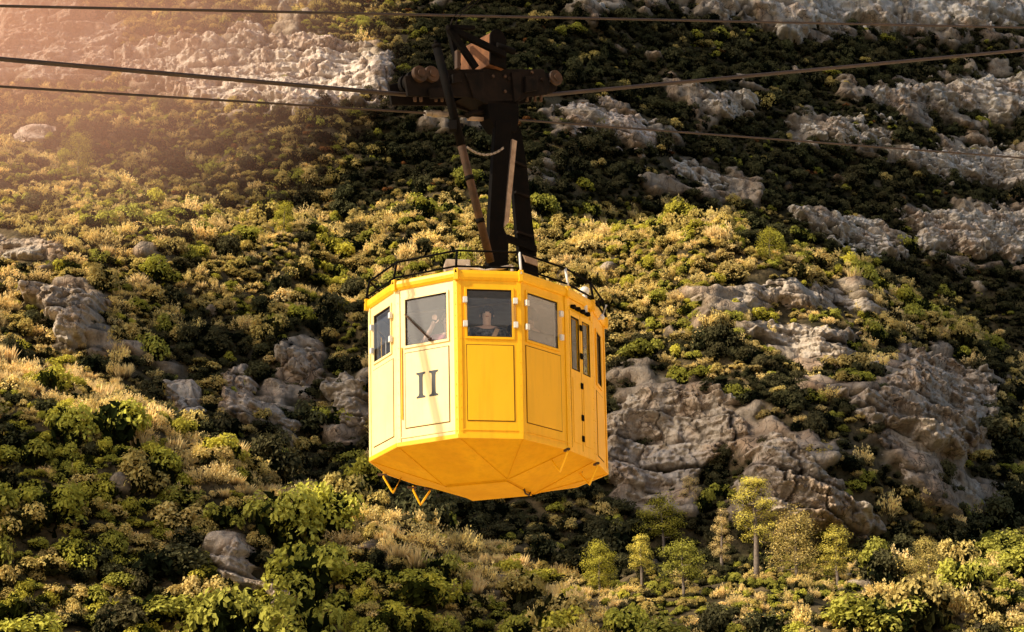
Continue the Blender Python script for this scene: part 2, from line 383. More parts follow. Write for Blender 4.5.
OUT = [  # polygon in the picture, material, relief, strata height, tilt, seed, thinning of bushes, label
 ([(112, 42), (190, 32), (260, 26), (335, 34), (396, 54), (398, 108), (300, 118), (180, 108), (118, 88)], 'rock_pale', 2.0, 3.2, .05, 1, 'pale limestone cliff band crossed by the thick cable, upper left'),
 ([(-60, -30), (20, -20), (95, 0), (130, 30), (116, 88), (40, 90), (-60, 92)], 'rock_pale', 1.6, 3.4, -.15, 2, 'pale pinkish rock slope at the hazy top left corner'),
 ([(-40, 226), (40, 230), (74, 256), (40, 270), (-40, 266)], 'rock_mid', 1.2, 2.2, -.1, 4, 'low brown rock ledge at the left edge above the blocky outcrop'),
 ([(18, 291), (68, 285), (104, 298), (103, 350), (62, 360), (44, 322)], 'rock_mid', 2.4, 4.5, .05, 5, 'blocky rounded outcrop with a flat top near the left edge'),
 ([(160, 383), (185, 378), (207, 398), (200, 430), (170, 424)], 'rock_mid', 1.8, 3.5, .0, 6, 'smooth upright rock in the shaded gully left of the cabin'),
 ([(212, 372), (250, 360), (262, 392), (316, 412), (306, 452), (250, 440), (222, 412)], 'rock_mid', 1.8, 3.0, .25, 7, 'broken sloping rocks in the shaded gully between two boulders'),
 ([(276, 352), (318, 350), (322, 372), (306, 398), (270, 378)], 'rock_mid', 1.8, 2.6, .0, 17, 'rounded stepped rock left of the cabin above the broken rocks'),
 ([(316, 378), (372, 372), (376, 428), (352, 440), (320, 424)], 'rock_mid', 1.8, 2.2, .0, 8, 'layered blocky cliff beside the lower left wall of the cabin'),
 ([(190, 550), (240, 543), (262, 572), (312, 598), (292, 614), (230, 596)], 'rock_mid', 1.4, 2.6, .3, 9, 'brown rocks in the lit scrub at the lower left'),
 ([(672, -10), (720, -40), (1080, -40), (1080, 26), (1010, 34), (900, 40), (850, 30), (790, 46), (760, 30), (700, 18)], 'rock_grey', 2.4, 4.8, -.05, 10, 'grey limestone cliff with vertical cracks along the top right edge'),
 ([(540, 96), (596, 92), (652, 118), (692, 150), (640, 158), (560, 128)], 'rock_pale', 1.2, 2.4, .2, 11, 'pinkish rock slabs right of the carriage under the thick cable'),
 ([(672, 84), (742, 84), (772, 108), (730, 128), (690, 108)], 'rock_grey', 1.5, 2.6, .1, 12, 'small pale outcrop below the thick cable right of the pinkish slabs'),
 ([(846, 96), (900, 84), (956, 78), (1070, 66), (1070, 128), (990, 124), (900, 116)], 'rock_grey', 2.4, 4.0, -.05, 13, 'rounded grey buttresses around the loose boulder at the right'),
 ([(884, 150), (960, 140), (1070, 150), (1070, 206), (1000, 196), (930, 178)], 'rock_grey', 1.5, 1.8, -.08, 14, 'thin ledge of grey rock where the lower rope leaves the right edge'),
 ([(894, 216), (960, 206), (1080, 202), (1080, 268), (1000, 266), (920, 258)], 'rock_grey', 2.2, 1.9, -.06, 15, 'grey cliff of thick horizontal beds at the right edge'),
 ([(786, 208), (836, 210), (880, 222), (912, 258), (870, 262), (812, 240)], 'rock_grey', 1.5, 1.6, .25, 16, 'slanting grey rock left of the thickly bedded cliff'),
 ([(676, 292), (770, 274), (850, 286), (905, 316), (850, 322), (760, 318), (700, 314)], 'rock_mid', .8, 1.6, .1, 18, 'low sunlit rock pavement on the ridge right of the cabin'),
 ([(736, 328), (800, 318), (862, 332), (850, 352), (880, 372), (800, 372), (762, 352)], 'rock_mid', 1.6, 2.6, .1, 19, 'sunlit rock shelf above the brown buttress, right of the cabin'),
 ([(800, 384), (876, 384), (900, 350), (950, 346), (1004, 384), (990, 440), (952, 468), (905, 452), (860, 420)], 'rock_mid', 2.4, 3.8, .12, 20, 'brown rock buttress with a lit face at the right'),
 ([(600, 426), (632, 376), (700, 384), (752, 406), (760, 440), (720, 470), (690, 506), (620, 512), (598, 480)], 'rock_mid', 2.0, 3.0, .2, 21, 'grey stepped cliff directly right of the cabin underside'),
 ([(762, 420), (806, 440), (834, 478), (884, 530), (870, 552), (800, 540), (742, 522), (720, 490)], 'rock_mid', 2.0, 2.8, .3, 22, 'shadowed brown rock face behind the tall pine'),
 ([(560, -30), (660, -30), (650, 6), (600, 20), (562, 8)], 'rock_grey', 1.2, 2.6, .1, 23, 'pale rock patch at the top edge right of the carriage'),
 ([(250, -30), (330, -30), (318, 10), (268, 12)], 'rock_pale', 1.2, 2.6, .1, 24, 'pale rock patch at the top edge left of the carriage'),
 ([(776, 122), (840, 110), (905, 126), (890, 150), (800, 148)], 'rock_grey', 1.5, 2.0, .0, 26, 'broken grey ledge left of the rounded buttresses under the thick cable'),
 ([(640, 160), (700, 158), (764, 184), (748, 200), (660, 184)], 'rock_grey', 1.2, 1.8, .15, 27, 'low grey ledge in the dim scrub right of the hanger'),
 ([(905, 398), (960, 470), (1000, 500), (980, 520), (900, 486), (860, 450)], 'rock_mid', .9, 2.2, .3, 25, 'dim rock apron sloping down below the brown buttress'),
]
def bare(x, y, z):
    """how far bare rock shows through the scrub, 0..1"""
    px, py = proj(x, y, z); sd = np.full(np.shape(x), -999.)
    for poly, *_ in OUT: sd = np.maximum(sd, poly_sd(px, py, poly))
    bias = .05 * sstep(560, 760, px) * sstep(300, 230, py) + .18 * sstep(585, 640, px) * sstep(330, 370, py) * sstep(560, 500, py) + .08 * sstep(140, 180, px) * sstep(390, 350, px) * sstep(330, 360, py) * sstep(480, 440, py)
    bias = bias - .12 + .34 * sstep(-20, 4, sd)
    return sstep(.22, .42, fbm(x / 5.5, z / 3.6, 4, 131) * .8 + bias), sd
xs = np.concatenate([np.arange(-190, -75, 2.5), np.arange(-75, 86, .40), np.arange(86, 130, .8), np.arange(130, 200, 2.5)])
zs = np.concatenate([np.arange(-6, 18, 2.0), np.arange(18, 138, .40), np.arange(138, 172, .6), np.arange(172, 225, 2.0)])
gx, gz = np.meshgrid(xs, zs); gy = F(gx, gz)
rk_, _ = bare(gx, gy, gz); d_, ck_ = rockform(gx, gz, 2.3, .08, 99)
me = mesh_np('mountainside', np.stack([gx, gy - rk_ * d_ * 1.25, gz], -1).reshape(-1, 3), grid_faces(*gx.shape), False, {'rock': rk_, 'crack': ck_})
tag(link('mountainside', me, M['soil']), 'steep mountainside of scrub covered ground and rocky steps', kind='structure')
n = 60; gv = np.linspace(-1, 1, n); gX, gY = np.meshgrid(np.sign(gv) * np.abs(gv)**1.8 * 1500, np.sign(gv) * np.abs(gv)**1.8 * 1500)
me = mesh_np('valley_ground', np.stack([gX, gY, -1.7 + 0 * gX - np.maximum(np.hypot(gX, gY) - 12, 0).clip(0, 40) * .1 - 0], -1).reshape(-1, 3), grid_faces(n, n), True)
tag(link('valley_ground', me, M['valley']), 'ground of the valley floor, made pale near the cabin to bounce sunlight onto it', kind='structure')

yy_, zz_ = np.meshgrid(np.arange(-60, 88, .9), np.arange(-3, 46, .7)); d_, ck_ = rockform(yy_, zz_, 5.5, .05, 77)  # unseen rock wall, added to bounce sunlight onto the cabin's right faces
me = mesh_np('bounce_wall', np.stack([33 + .22 * zz_ - d_ * 2.2 + np.maximum(zz_ - 38, 0) * 2.5, yy_, zz_], -1).reshape(-1, 3), grid_faces(*yy_.shape), True, {'crack': ck_})
tag(link('bounce_wall', me, M['rock_pale']), 'added pale rock wall out of view that bounces sunlight onto the cabin', kind='structure')

# ------------------------------------------------------------------ rock outcrops (each a thing of its own)
for poly, mat, relief, sh, tilt, seed, label in OUT:
    P = np.array(poly, float); W = hit(P[:, 0], P[:, 1]); cen = hit(P[:, 0].mean(), P[:, 1].mean())
    x0, x1 = W[:, 0].min() - 2, W[:, 0].max() + 2; z0, z1 = W[:, 2].min() - 3, W[:, 2].max() + 3
    st = max(.10, math.sqrt((x1 - x0) * (z1 - z0) / 60000))
    gx, gz = np.meshgrid(np.arange(x0, x1, st), np.arange(z0, z1, st)); gy = F(gx, gz)
    px, py = proj(gx, gy, gz)
    wob = fbm(gx / 3.0, gz / 2.2, 4, seed) * 17 + fbm(gx / .9, gz / .6, 3, seed + 8) * 7
    sd = poly_sd(px, py, poly) + wob
    m = sstep(-2, 16, sd)
    d, crack = rockform(gx, gz, sh, tilt, seed, .35 if mat == 'rock_grey' else .7)
    gy2 = gy - (m * relief * d - (1 - m) * .9)
    fc = grid_faces(*gx.shape); keep = (sd.ravel()[fc] > -3).any(1)
    used = np.unique(fc[keep]); remap = np.full(gx.size, -1); remap[used] = np.arange(len(used))
    V = np.stack([gx, gy2, gz], -1).reshape(-1, 3)[used]
    o0 = Vector((V[:, 0].mean(), V[:, 1].mean(), V[:, 2].min()))
    me = mesh_np('rock_outcrop', V - np.array(o0), remap[fc[keep]], False, {'crack': np.clip(crack.ravel()[used], 0, 1)})
    o = link('rock_outcrop', me, M[mat]); o.location = o0; tag(o, label, 'rock outcrop')

def boulder(px, py, rpx, sc, mat, label, seed):
    c = hit(px, py); r = rpx * math.sqrt(c[1]**2 + c[2]**2) / FPX
    bm = bmesh.new(); bmesh.ops.create_icosphere(bm, subdivisions=5, radius=1)
    V = np.array([v.co for v in bm.verts]); Fc = np.array([[v.index for v in f.verts] for f in bm.faces]); bm.free()
    a, b, cz = V.T
    d = 1 + .22 * fbm(a * 1.3 + seed, b * 1.3 + cz * 1.7, 3, seed) + .10 * fbm(a * 4 + cz, b * 4 - cz * 3, 4, seed + 3)
    V = V * d[:, None]; V = np.sign(V) * np.abs(V)**.85 * np.array(sc) * r
    me = mesh_np('boulder', V, Fc, True, {'crack': np.clip(-fbm(a * 3 + cz, b * 3 + 2 * cz, 3, seed + 9) * 1.5 - .3, 0, 1)})
    o = link('boulder', me, M[mat]); o.location = (c[0], c[1] - .1 * r, c[2]); tag(o, label, 'boulder'); return o
boulder(40, 142, 22, (1.1, .9, .62), 'rock_pale', 'lone pale boulder above the sunlit brush at the left edge', 3)
boulder(980, 108, 15, (1., .9, .88), 'rock_mid', 'round brownish boulder perched among grey buttresses at the right', 5)
boulder(290, 377, 13, (1.4, .9, .9), 'rock_mid', 'squat boulder on top of the gully rocks left of the cabin', 8)
boulder(186, 402, 17, (.95, .8, 1.25), 'rock_mid', 'tall oval boulder standing in the shaded gully at the left', 12)

# ------------------------------------------------------------------ vegetation prototypes
def leaves(C, U, S, asp=1.0, jitter=.9, seed=0, along=False):
    """quads at centres C and of size S: they face U, or (along) lie along U"""
    g = np.random.default_rng(seed); N = len(C)
    u = U / (np.linalg.norm(U, axis=1)[:, None] + 1e-9) + g.normal(0, jitter * .62, (N, 3)); u /= np.linalg.norm(u, axis=1)[:, None]
    w = g.normal(0, 1, (N, 3)); v = np.cross(u, w); v /= np.linalg.norm(v, axis=1)[:, None] + 1e-9
    if not along: u = np.cross(v, u)
    S = np.asarray(S).reshape(-1, 1) if np.ndim(S) else S
    a, b = u * S * asp, v * S * .6
    k = np.cross(u, v) * S * .18
    V = np.stack([C - a * .9, C + b + k, C + a, C - b + k], 1).reshape(-1, 3)
    return V, np.arange(4 * N).reshape(N, 4)
def core(scale, seed):
    bm = bmesh.new(); bmesh.ops.create_icosphere(bm, subdivisions=2, radius=1)
    V = np.array([v.co for v in bm.verts]); Fc = np.array([[v.index for v in f.verts] for f in bm.faces]); bm.free()
    return V * (1 + .25 * fbm(V[:, 0] * 2 + seed, V[:, 1] * 2 + V[:, 2], 2, seed))[:, None] * np.array(scale), Fc
def joinmesh(name, parts, mats):
    """parts: (V, F, tip, material index); triangles padded into quads by repeating are avoided: two meshes joined via bmesh-free pydata"""
    Vs, Fs, T, MI = [], [], [], []; b = 0
    for V, Fc, tip, mi in parts:
        Vs.append(V); T.append(np.broadcast_to(tip, (len(V),)))
        for f in Fc: Fs.append(tuple(int(i) + b for i in f))
        MI += [mi] * len(Fc); b += len(V)
    me = bpy.data.meshes.new(name); me.from_pydata(np.concatenate(Vs).tolist(), [], Fs)
    a = me.attributes.new('tip', 'FLOAT', 'POINT'); a.data.foreach_set('value', np.concatenate(T).astype(np.float32))
    me.polygons.foreach_set('material_index', MI); me.update()
    for m in mats: me.materials.append(m)
    return me
def shrub_mesh(name, mat, seed, K=9, N=620, flat=.8, leaf=.060):
    g = np.random.default_rng(seed); parts = []
    for k in range(K):
        a = g.uniform(0, 2 * math.pi); rr = math.sqrt(g.uniform(0, 1)) * .62; zz = g.uniform(.18, .78) * (1 - .45 * rr)
        c = np.array([rr * math.cos(a), rr * math.sin(a), zz * flat]); r = g.uniform(.26, .42)
        n_ = int(N / K); d = g.normal(0, 1, (n_, 3)); d[:, 2] = np.abs(d[:, 2]) * 1.1 - .35; d /= np.linalg.norm(d, axis=1)[:, None]
        rad = g.uniform(.55, 1.08, n_)**.7
        C = c + d * (r * rad)[:, None] * np.array([1, 1, .85])
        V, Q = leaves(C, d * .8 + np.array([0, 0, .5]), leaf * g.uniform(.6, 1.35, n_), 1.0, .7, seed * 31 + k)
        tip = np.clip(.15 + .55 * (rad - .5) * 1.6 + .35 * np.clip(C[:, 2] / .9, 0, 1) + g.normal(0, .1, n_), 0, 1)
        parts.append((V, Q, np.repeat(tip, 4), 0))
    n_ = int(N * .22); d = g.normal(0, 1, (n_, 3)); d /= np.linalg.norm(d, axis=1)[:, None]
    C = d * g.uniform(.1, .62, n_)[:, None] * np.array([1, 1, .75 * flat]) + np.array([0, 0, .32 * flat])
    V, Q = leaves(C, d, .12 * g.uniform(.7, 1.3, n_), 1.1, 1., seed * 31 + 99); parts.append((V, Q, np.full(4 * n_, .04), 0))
    return joinmesh(name, parts, [mat, M['twig']])
def plume_mesh(name, mat, seed, K=26, n_=40, spread=.6, leaf=.058):
    g = np.random.default_rng(seed); parts = []
    for k in range(K):
        a = g.uniform(0, 2 * math.pi); s = math.sqrt(g.uniform(0, 1)); h = g.uniform(.55, 1.25) * (1 - .3 * s)
        b = np.array([.45 * s * math.cos(a), .45 * s * math.sin(a), 0]); t = np.array([spread * s * math.cos(a), spread * s * math.sin(a), h])
        f = g.uniform(.12, 1.03, n_); C = b + t * f[:, None]; C[:, 2] -= .1 * s * f**2
        w = .13 * (1 - .65 * f) + .02; C = C + g.normal(0, 1, (n_, 3)) * w[:, None]
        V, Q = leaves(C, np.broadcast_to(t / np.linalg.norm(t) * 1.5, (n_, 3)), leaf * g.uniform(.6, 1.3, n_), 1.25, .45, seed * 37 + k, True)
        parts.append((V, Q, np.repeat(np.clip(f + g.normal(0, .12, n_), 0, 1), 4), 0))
    return joinmesh(name, parts, [mat, M['twig']])
def grass_mesh(name, mat, seed, K=150):
    g = np.random.default_rng(seed); a = g.uniform(0, 2 * math.pi, K); s = np.sqrt(g.uniform(0, 1, K))
    b = np.stack([.5 * s * np.cos(a), .5 * s * np.sin(a), 0 * s], 1); h = g.uniform(.5, 1.2, K)
    lean = np.stack([.35 * s * np.cos(a), .35 * s * np.sin(a), 0 * s], 1) + g.normal(0, .16, (K, 3)) * [1, 1, 0]
    top = b + lean + np.stack([0 * h, 0 * h, h], 1); mid = b + lean * .35 + np.stack([0 * h, 0 * h, h * .6], 1)
    w = np.stack([np.cos(a * 3), np.sin(a * 3), 0 * a], 1) * .035
    V = np.stack([b - w, b + w, mid + w * 1.3, top, mid - w * 1.3], 1).reshape(-1, 3)
    i = np.arange(K)[:, None] * 5
    return joinmesh(name, [(V, i + np.array([0, 1, 2, 3, 4]), np.tile([.0, .0, .6, 1., .6], K), 0)], [mat])
PROTO = {}
for kind, mat in (('olive', 'f_olive'), ('green', 'f_green'), ('dark', 'f_dark'), ('lime', 'f_lime')):
    PROTO[kind] = [shrub_mesh(kind + '_shrub', M[mat], 100 + 7 * i + len(kind), K=(8, 11, 14, 9)[i], N=(1250, 1450, 1650, 1250)[i], flat=(.8, 1.0, .85, 1.25)[i]) for i in range(4 if kind != 'lime' else 2)]
PROTO['gold'] = [plume_mesh('golden_brush', M['f_gold'], 300 + i, K=(26, 34, 20)[i], spread=(.6, .75, .45)[i]) for i in range(3)] + [shrub_mesh('golden_shrub', M['f_gold'], 340 + i, K=10, N=1100) for i in range(2)]
PROTO['dry'] = [grass_mesh('dry_grass_tuft', M['f_dry'], 400 + i) for i in range(2)] + [plume_mesh('dry_brush', M['f_dry'], 420, K=24, spread=.45)]
PROTO['red'] = [shrub_mesh('rusty_shrub', M['f_red'], 500, K=8, N=900)]

# ------------------------------------------------------------------ scattering
def zone(px, py, u):
    """kind of plant for a picture neighbourhood; u in 0..1"""
    crest2 = np.interp(px, [0, 90, 190, 330, 420, 560, 720, 860, 960, 1040], [150, 178, 208, 228, 198, 216, 212, 268, 318, 372])
    low = np.interp(px, [-100, 0, 70, 150, 280, 400, 500, 600, 1100], [300, 352, 384, 425, 490, 524, 560, 596, 540])
    if py < crest2 - 4:
        if px < 420 - .4 * py:   T = [('olive', .38), ('gold', .12), ('green', .2), ('dark', .26), ('red', .04)]
        else:          T = [('dark', .92), ('green', .03), ('olive', .04), ('red', .01)]
    elif py < low - 10:
        if 140 < px < 380 and py > 316 + .1 * abs(px - 260): T = [('dark', .74), ('green', .12), ('olive', .12), ('gold', .02)]  # dark plants here and just below put the slope's shade into their colour
        elif 380 <= px < 800 and py > 455: T = [('dark', .72), ('green', .16), ('olive', .12)]
        elif px > 590 and py > 345: T = [('dark', .66), ('olive', .18), ('gold', .08), ('green', .08)]
        elif px > 590: T = [('gold', .30), ('olive', .40), ('lime', .14), ('dry', .03), ('green', .13)]
        elif px < 140 and py > 330: T = [('dry', .16), ('gold', .42), ('olive', .24), ('dark', .18)]
        else: T = [('gold', .30), ('olive', .38), ('green', .12), ('lime', .10), ('dark', .08), ('dry', .02)]
    else:
        e = py - low
        if px < 620 and e < 46: T = [('dry', .24), ('gold', .46), ('olive', .16), ('lime', .14)]
        elif px < 560: T = [('green', .40), ('olive', .26), ('lime', .12), ('dark', .14), ('gold', .08)]
        else: T = [('green', .3), ('olive', .34), ('dark', .16), ('gold', .2)]
    for k, p in T:
        if u < p: return k
        u -= p
    return T[0][0]
SIZE = {'gold': (.45, 1.35), 'olive': (.4, 1.6), 'green': (.42, 1.95), 'dark': (.42, 1.8), 'dry': (.42, 1.0), 'lime': (.5, 1.6), 'red': (.45, 1.0)}
TREES = [(757, 582, 104, 70), (664, 562, 62, 62), (684, 600, 58, 60), (600, 594, 50, 46), (797, 580, 66, 66), (722, 572, 60, 26), (930, 585, 44, 50), (642, 588, 54, 34), (838, 588, 58, 44), (78, 178, 46, 40), (284, 234, 32, 30), (770, 262, 34, 34)]
N = 130000
cx_ = rng.uniform(-90, 125, N); cz_ = rng.uniform(10, 175, N); cy_ = F(cx_, cz_)
e = .3
fx = (F(cx_ + e, cz_) - F(cx_ - e, cz_)) / (2 * e); fz = (F(cx_, cz_ + e) - F(cx_, cz_ - e)) / (2 * e)
px, py = proj(cx_, cy_, cz_)
keep = (px > -70) & (px < 1094) & (py > -50) & (py < 690)
bare_, rk = bare(cx_, cy_, cz_)
thin = np.maximum(sstep(-2, 6, rk + fbm(cx_ / 3.0, cz_ / 2.2, 3, 5) * 10), bare_ * .8)
keep &= rng.uniform(0, 1, N) > thin * np.where(vn(cx_ / 2.6, cz_ / 1.5, 6) > .30, .72, .95)
idx = np.where(keep)[0]
vis = hit(px[idx], py[idx]); back = cy_[idx] - vis[:, 1]
idx = idx[back < 7]; back = back[back < 7]
cells = {}; plants = []
order = rng.permutation(len(idx))
for j in order:
    i = idx[j]; k = zone(px[i] + rng.normal(0, 14), py[i] + rng.normal(0, 9), rng.uniform())
    lo, hi = SIZE[k]; s = lo + (hi - lo) * rng.uniform()**2.1
    if py[i] > 420 and k in ('green', 'lime', 'dark', 'olive'): s *= 1.0 + .55 * float(vn(cx_[i] / 7.0, cz_[i] / 5.0, 61) > -.1)
    if rk[i] > 2: s *= .6
    for tx, ty, th_, tw in TREES:
        if abs(px[i] - tx) < tw * .55 and ty - .35 * th_ < py[i] < ty + 42: s = min(s, .48)
        elif abs(px[i] - tx) < tw * .7 and ty - th_ * 1.1 < py[i] <= ty - .35 * th_ and k in ('gold', 'dry', 'lime', 'olive'): k = 'dark'  # dark plants behind the trees stand in for shade there
    X, Y, Z = cx_[i], cy_[i], cz_[i]; c = (int(X // 3), int(Y // 3), int(Z // 3)); ok = True
    for a in (-1, 0, 1):
        for b in (-1, 0, 1):
            for d in (-1, 0, 1):
                for (x2, y2, z2, s2) in cells.get((c[0] + a, c[1] + b, c[2] + d), ()):
                    if (X - x2)**2 + (Y - y2)**2 + (Z - z2)**2 < (.50 * (s + s2))**2: ok = False; break
                if not ok: break
            if not ok: break
        if not ok: break
    if not ok: continue
    cells.setdefault(c, []).append((X, Y, Z, s))
    plants.append((k, int(rng.integers(len(PROTO[k]))), X, Y, Z, s, rng.uniform(0, 6.283), px[i], py[i], back[j], rk[i]))
print('plants', len(plants))

# ---- the 270 that show largest become things of their own; the rest is one mass
SPOT = [  # (x0, y0, x1, y1, where) used for the wording of the labels
 (-90, -60, 200, 130, 'among the pale rocks in the top left corner'), (200, -60, 420, 130, 'on the cliff band left of the carriage'),
 (-90, 130, 150, 215, 'round the lone pale boulder on the left'), (150, 130, 420, 215, 'in the brown wooded hollow left of the hanger'),
 (420, -60, 640, 215, 'on the slope behind the carriage and hanger'), (640, -60, 1100, 130, 'under the top right cliff'),
 (640, 130, 1100, 225, 'on the dim slope between the grey ledges on the right'),
 (-90, 215, 130, 340, 'on the left edge round the blocky flat-topped outcrop'), (130, 215, 370, 330, 'on the lit slope left of the cabin railing'),
 (370, 215, 600, 330, 'just behind the roof of the cabin'), (600, 225, 780, 330, 'on the lit ridge beside the cabin door'), (780, 225, 1100, 345, 'on the lit ridge end below the bedded cliff'),
 (-90, 340, 150, 450, 'on the grassy rib at the left edge'), (150, 330, 380, 470, 'in the shaded gully left of the cabin'), (590, 330, 760, 440, 'on the stepped cliff right of the cabin'),
 (760, 345, 1100, 480, 'round the brown buttress on the right'), (-90, 450, 180, 540, 'on the dark lower left slope under the grassy rib'), (-90, 540, 190, 700, 'in the lower left corner'),
 (180, 470, 400, 560, 'on the pale crest that falls below the cabin'), (190, 560, 420, 700, 'round the brown rocks at the bottom left'), (400, 470, 620, 600, 'on the slope straight below the cabin'),
 (420, 600, 640, 700, 'along the bottom edge below the cabin'), (620, 440, 800, 590, 'behind the pines right of the cabin'), (800, 470, 1100, 590, 'on the lower right slope under the buttress'),
 (640, 590, 860, 700, 'along the bottom edge in front of the pines'), (860, 590, 1100, 700, 'in the lower right corner')]
WORD = {'gold': ('golden_brush', 'golden feathery brush'), 'olive': ('olive_shrub', 'olive brown rounded shrub'), 'green': ('green_shrub', 'mid green leafy shrub'),
        'dark': ('dark_shrub', 'dark shrub, evergreen or standing in for shade'), 'dry': ('dry_grass_tuft', 'straw coloured dry tuft'), 'lime': ('yellow_green_shrub', 'bright yellow green shrub'), 'red': ('rusty_shrub', 'rusty red shrub')}
def where(px, py):
    for a, b, c, d, w in SPOT:
        if a <= px < c and b <= py < d: return w
    return 'on the mountainside behind the cable car'
def show(p):
    ins = (4 < p[7] < 1020) and (8 < p[8] < 628) and p[9] < .8 and not (366 < p[7] < 608 and 268 < p[8] < 500)
    return (p[5] / math.hypot(p[3], p[4])) * (1 if ins else 0)
big = sorted(range(len(plants)), key=lambda i: -show(plants[i]))[:270]
bigset = set(big); first = {}; GROW = 1.42
tall = lambda X, Y: .8 + .65 * (math.sin(X * 91.7 + Y * 57.3) * .5 + .5)**1.5
for i in big:
    k, v, X, Y, Z, s, rot, px_, py_, *_ = plants[i]
    o = bpy.data.objects.new(WORD[k][0], PROTO[k][v]); COL.objects.link(o)
    o.location = (X, Y, Z - .12 * s); o.rotation_euler = (0, 0, rot); o.scale = (s * GROW, s * GROW, s * GROW * tall(X, Y))
    w = where(px_, py_)
    tag(o, WORD[k][1] + ' ' + w, 'grass tuft' if k == 'dry' else 'shrub', WORD[k][1] + 's ' + w)
    first.setdefault((k, v), o)
for k in PROTO:                                     # every prototype the mass draws on must stand somewhere in view
    for v in range(len(PROTO[k])):
        if (k, v) in first: continue
        c = [i for i in range(len(plants)) if plants[i][0] == k and plants[i][1] == v and i not in bigset]
        if not c: continue
        i = max(c, key=lambda i: show(plants[i])); bigset.add(i)
        _, _, X, Y, Z, s, rot, px_, py_, *_ = plants[i]
        o = bpy.data.objects.new(WORD[k][0], PROTO[k][v]); COL.objects.link(o); o.location = (X, Y, Z - .12 * s); o.rotation_euler = (0, 0, rot); o.scale = (s * GROW, s * GROW, s * GROW * tall(X, Y))
        w = where(px_, py_); tag(o, WORD[k][1] + ' ' + w, 'grass tuft' if k == 'dry' else 'shrub', WORD[k][1] + 's ' + w); first[(k, v)] = o
rest = [p for i, p in enumerate(plants) if i not in bigset]
keys = sorted(first)
me = bpy.data.meshes.new('undergrowth'); me.vertices.add(len(rest))
me.vertices.foreach_set('co', np.array([(p[2], p[3], p[4] - .12 * p[5]) for p in rest], np.float32).ravel())
for nm, vals, ty in (('which', [keys.index((p[0], p[1])) for p in rest], 'INT'), ('size', [q for p in rest for q in (p[5] * GROW, p[5] * GROW, p[5] * GROW * tall(p[2], p[3]))], 'FLOAT_VECTOR'), ('turn', [p[6] for p in rest], 'FLOAT')):
    a = me.attributes.new(nm, ty, 'POINT'); a.data.foreach_set('vector' if ty == 'FLOAT_VECTOR' else 'value', vals)
und = tag(link('undergrowth', me), 'dense scrub of small shrubs and dry brush covering the mountainside', 'undergrowth', kind='stuff')
ng = bpy.data.node_groups.new('scrub', 'GeometryNodeTree')
ng.interface.new_socket('Geometry', in_out='INPUT', socket_type='NodeSocketGeometry'); ng.interface.new_socket('Geometry', in_out='OUTPUT', socket_type='NodeSocketGeometry')
gi = ng.nodes.new('NodeGroupInput'); go = ng.nodes.new('NodeGroupOutput'); jn = ng.nodes.new('GeometryNodeJoinGeometry')
def nattr(nm, ty):
    n = ng.nodes.new('GeometryNodeInputNamedAttribute'); n.data_type = ty; n.inputs['Name'].default_value = nm
    return [q for q in n.outputs if q.enabled and q.name == 'Attribute'][0]
aw, asz, atn = nattr('which', 'INT'), nattr('size', 'FLOAT_VECTOR'), nattr('turn', 'FLOAT')
cr_ = ng.nodes.new('ShaderNodeCombineXYZ'); ng.links.new(atn, cr_.inputs['Z'])
e2r = ng.nodes.new('FunctionNodeEulerToRotation'); ng.links.new(cr_.outputs[0], e2r.inputs[0])
for q, key in enumerate(keys):
    oi = ng.nodes.new('GeometryNodeObjectInfo'); oi.transform_space = 'ORIGINAL'; oi.inputs['Object'].default_value = first[key]; oi.inputs['As Instance'].default_value = True
    cmp = ng.nodes.new('FunctionNodeCompare'); cmp.data_type = 'INT'; cmp.operation = 'EQUAL'
    ia = [s for s in cmp.inputs if s.enabled]; ng.links.new(aw, ia[0]); ia[1].default_value = q
    ip = ng.nodes.new('GeometryNodeInstanceOnPoints')
    ng.links.new(gi.outputs[0], ip.inputs['Points']); ng.links.new(cmp.outputs[0], ip.inputs['Selection']); ng.links.new(oi.outputs['Geometry'], ip.inputs['Instance'])
    ng.links.new(e2r.outputs[0], ip.inputs['Rotation']); ng.links.new(asz, ip.inputs['Scale'])
    ng.links.new(ip.outputs[0], jn.inputs[0])
ng.links.new(jn.outputs[0], go.inputs[0])
md = und.modifiers.new('scrub', 'NODES'); md.node_group = ng

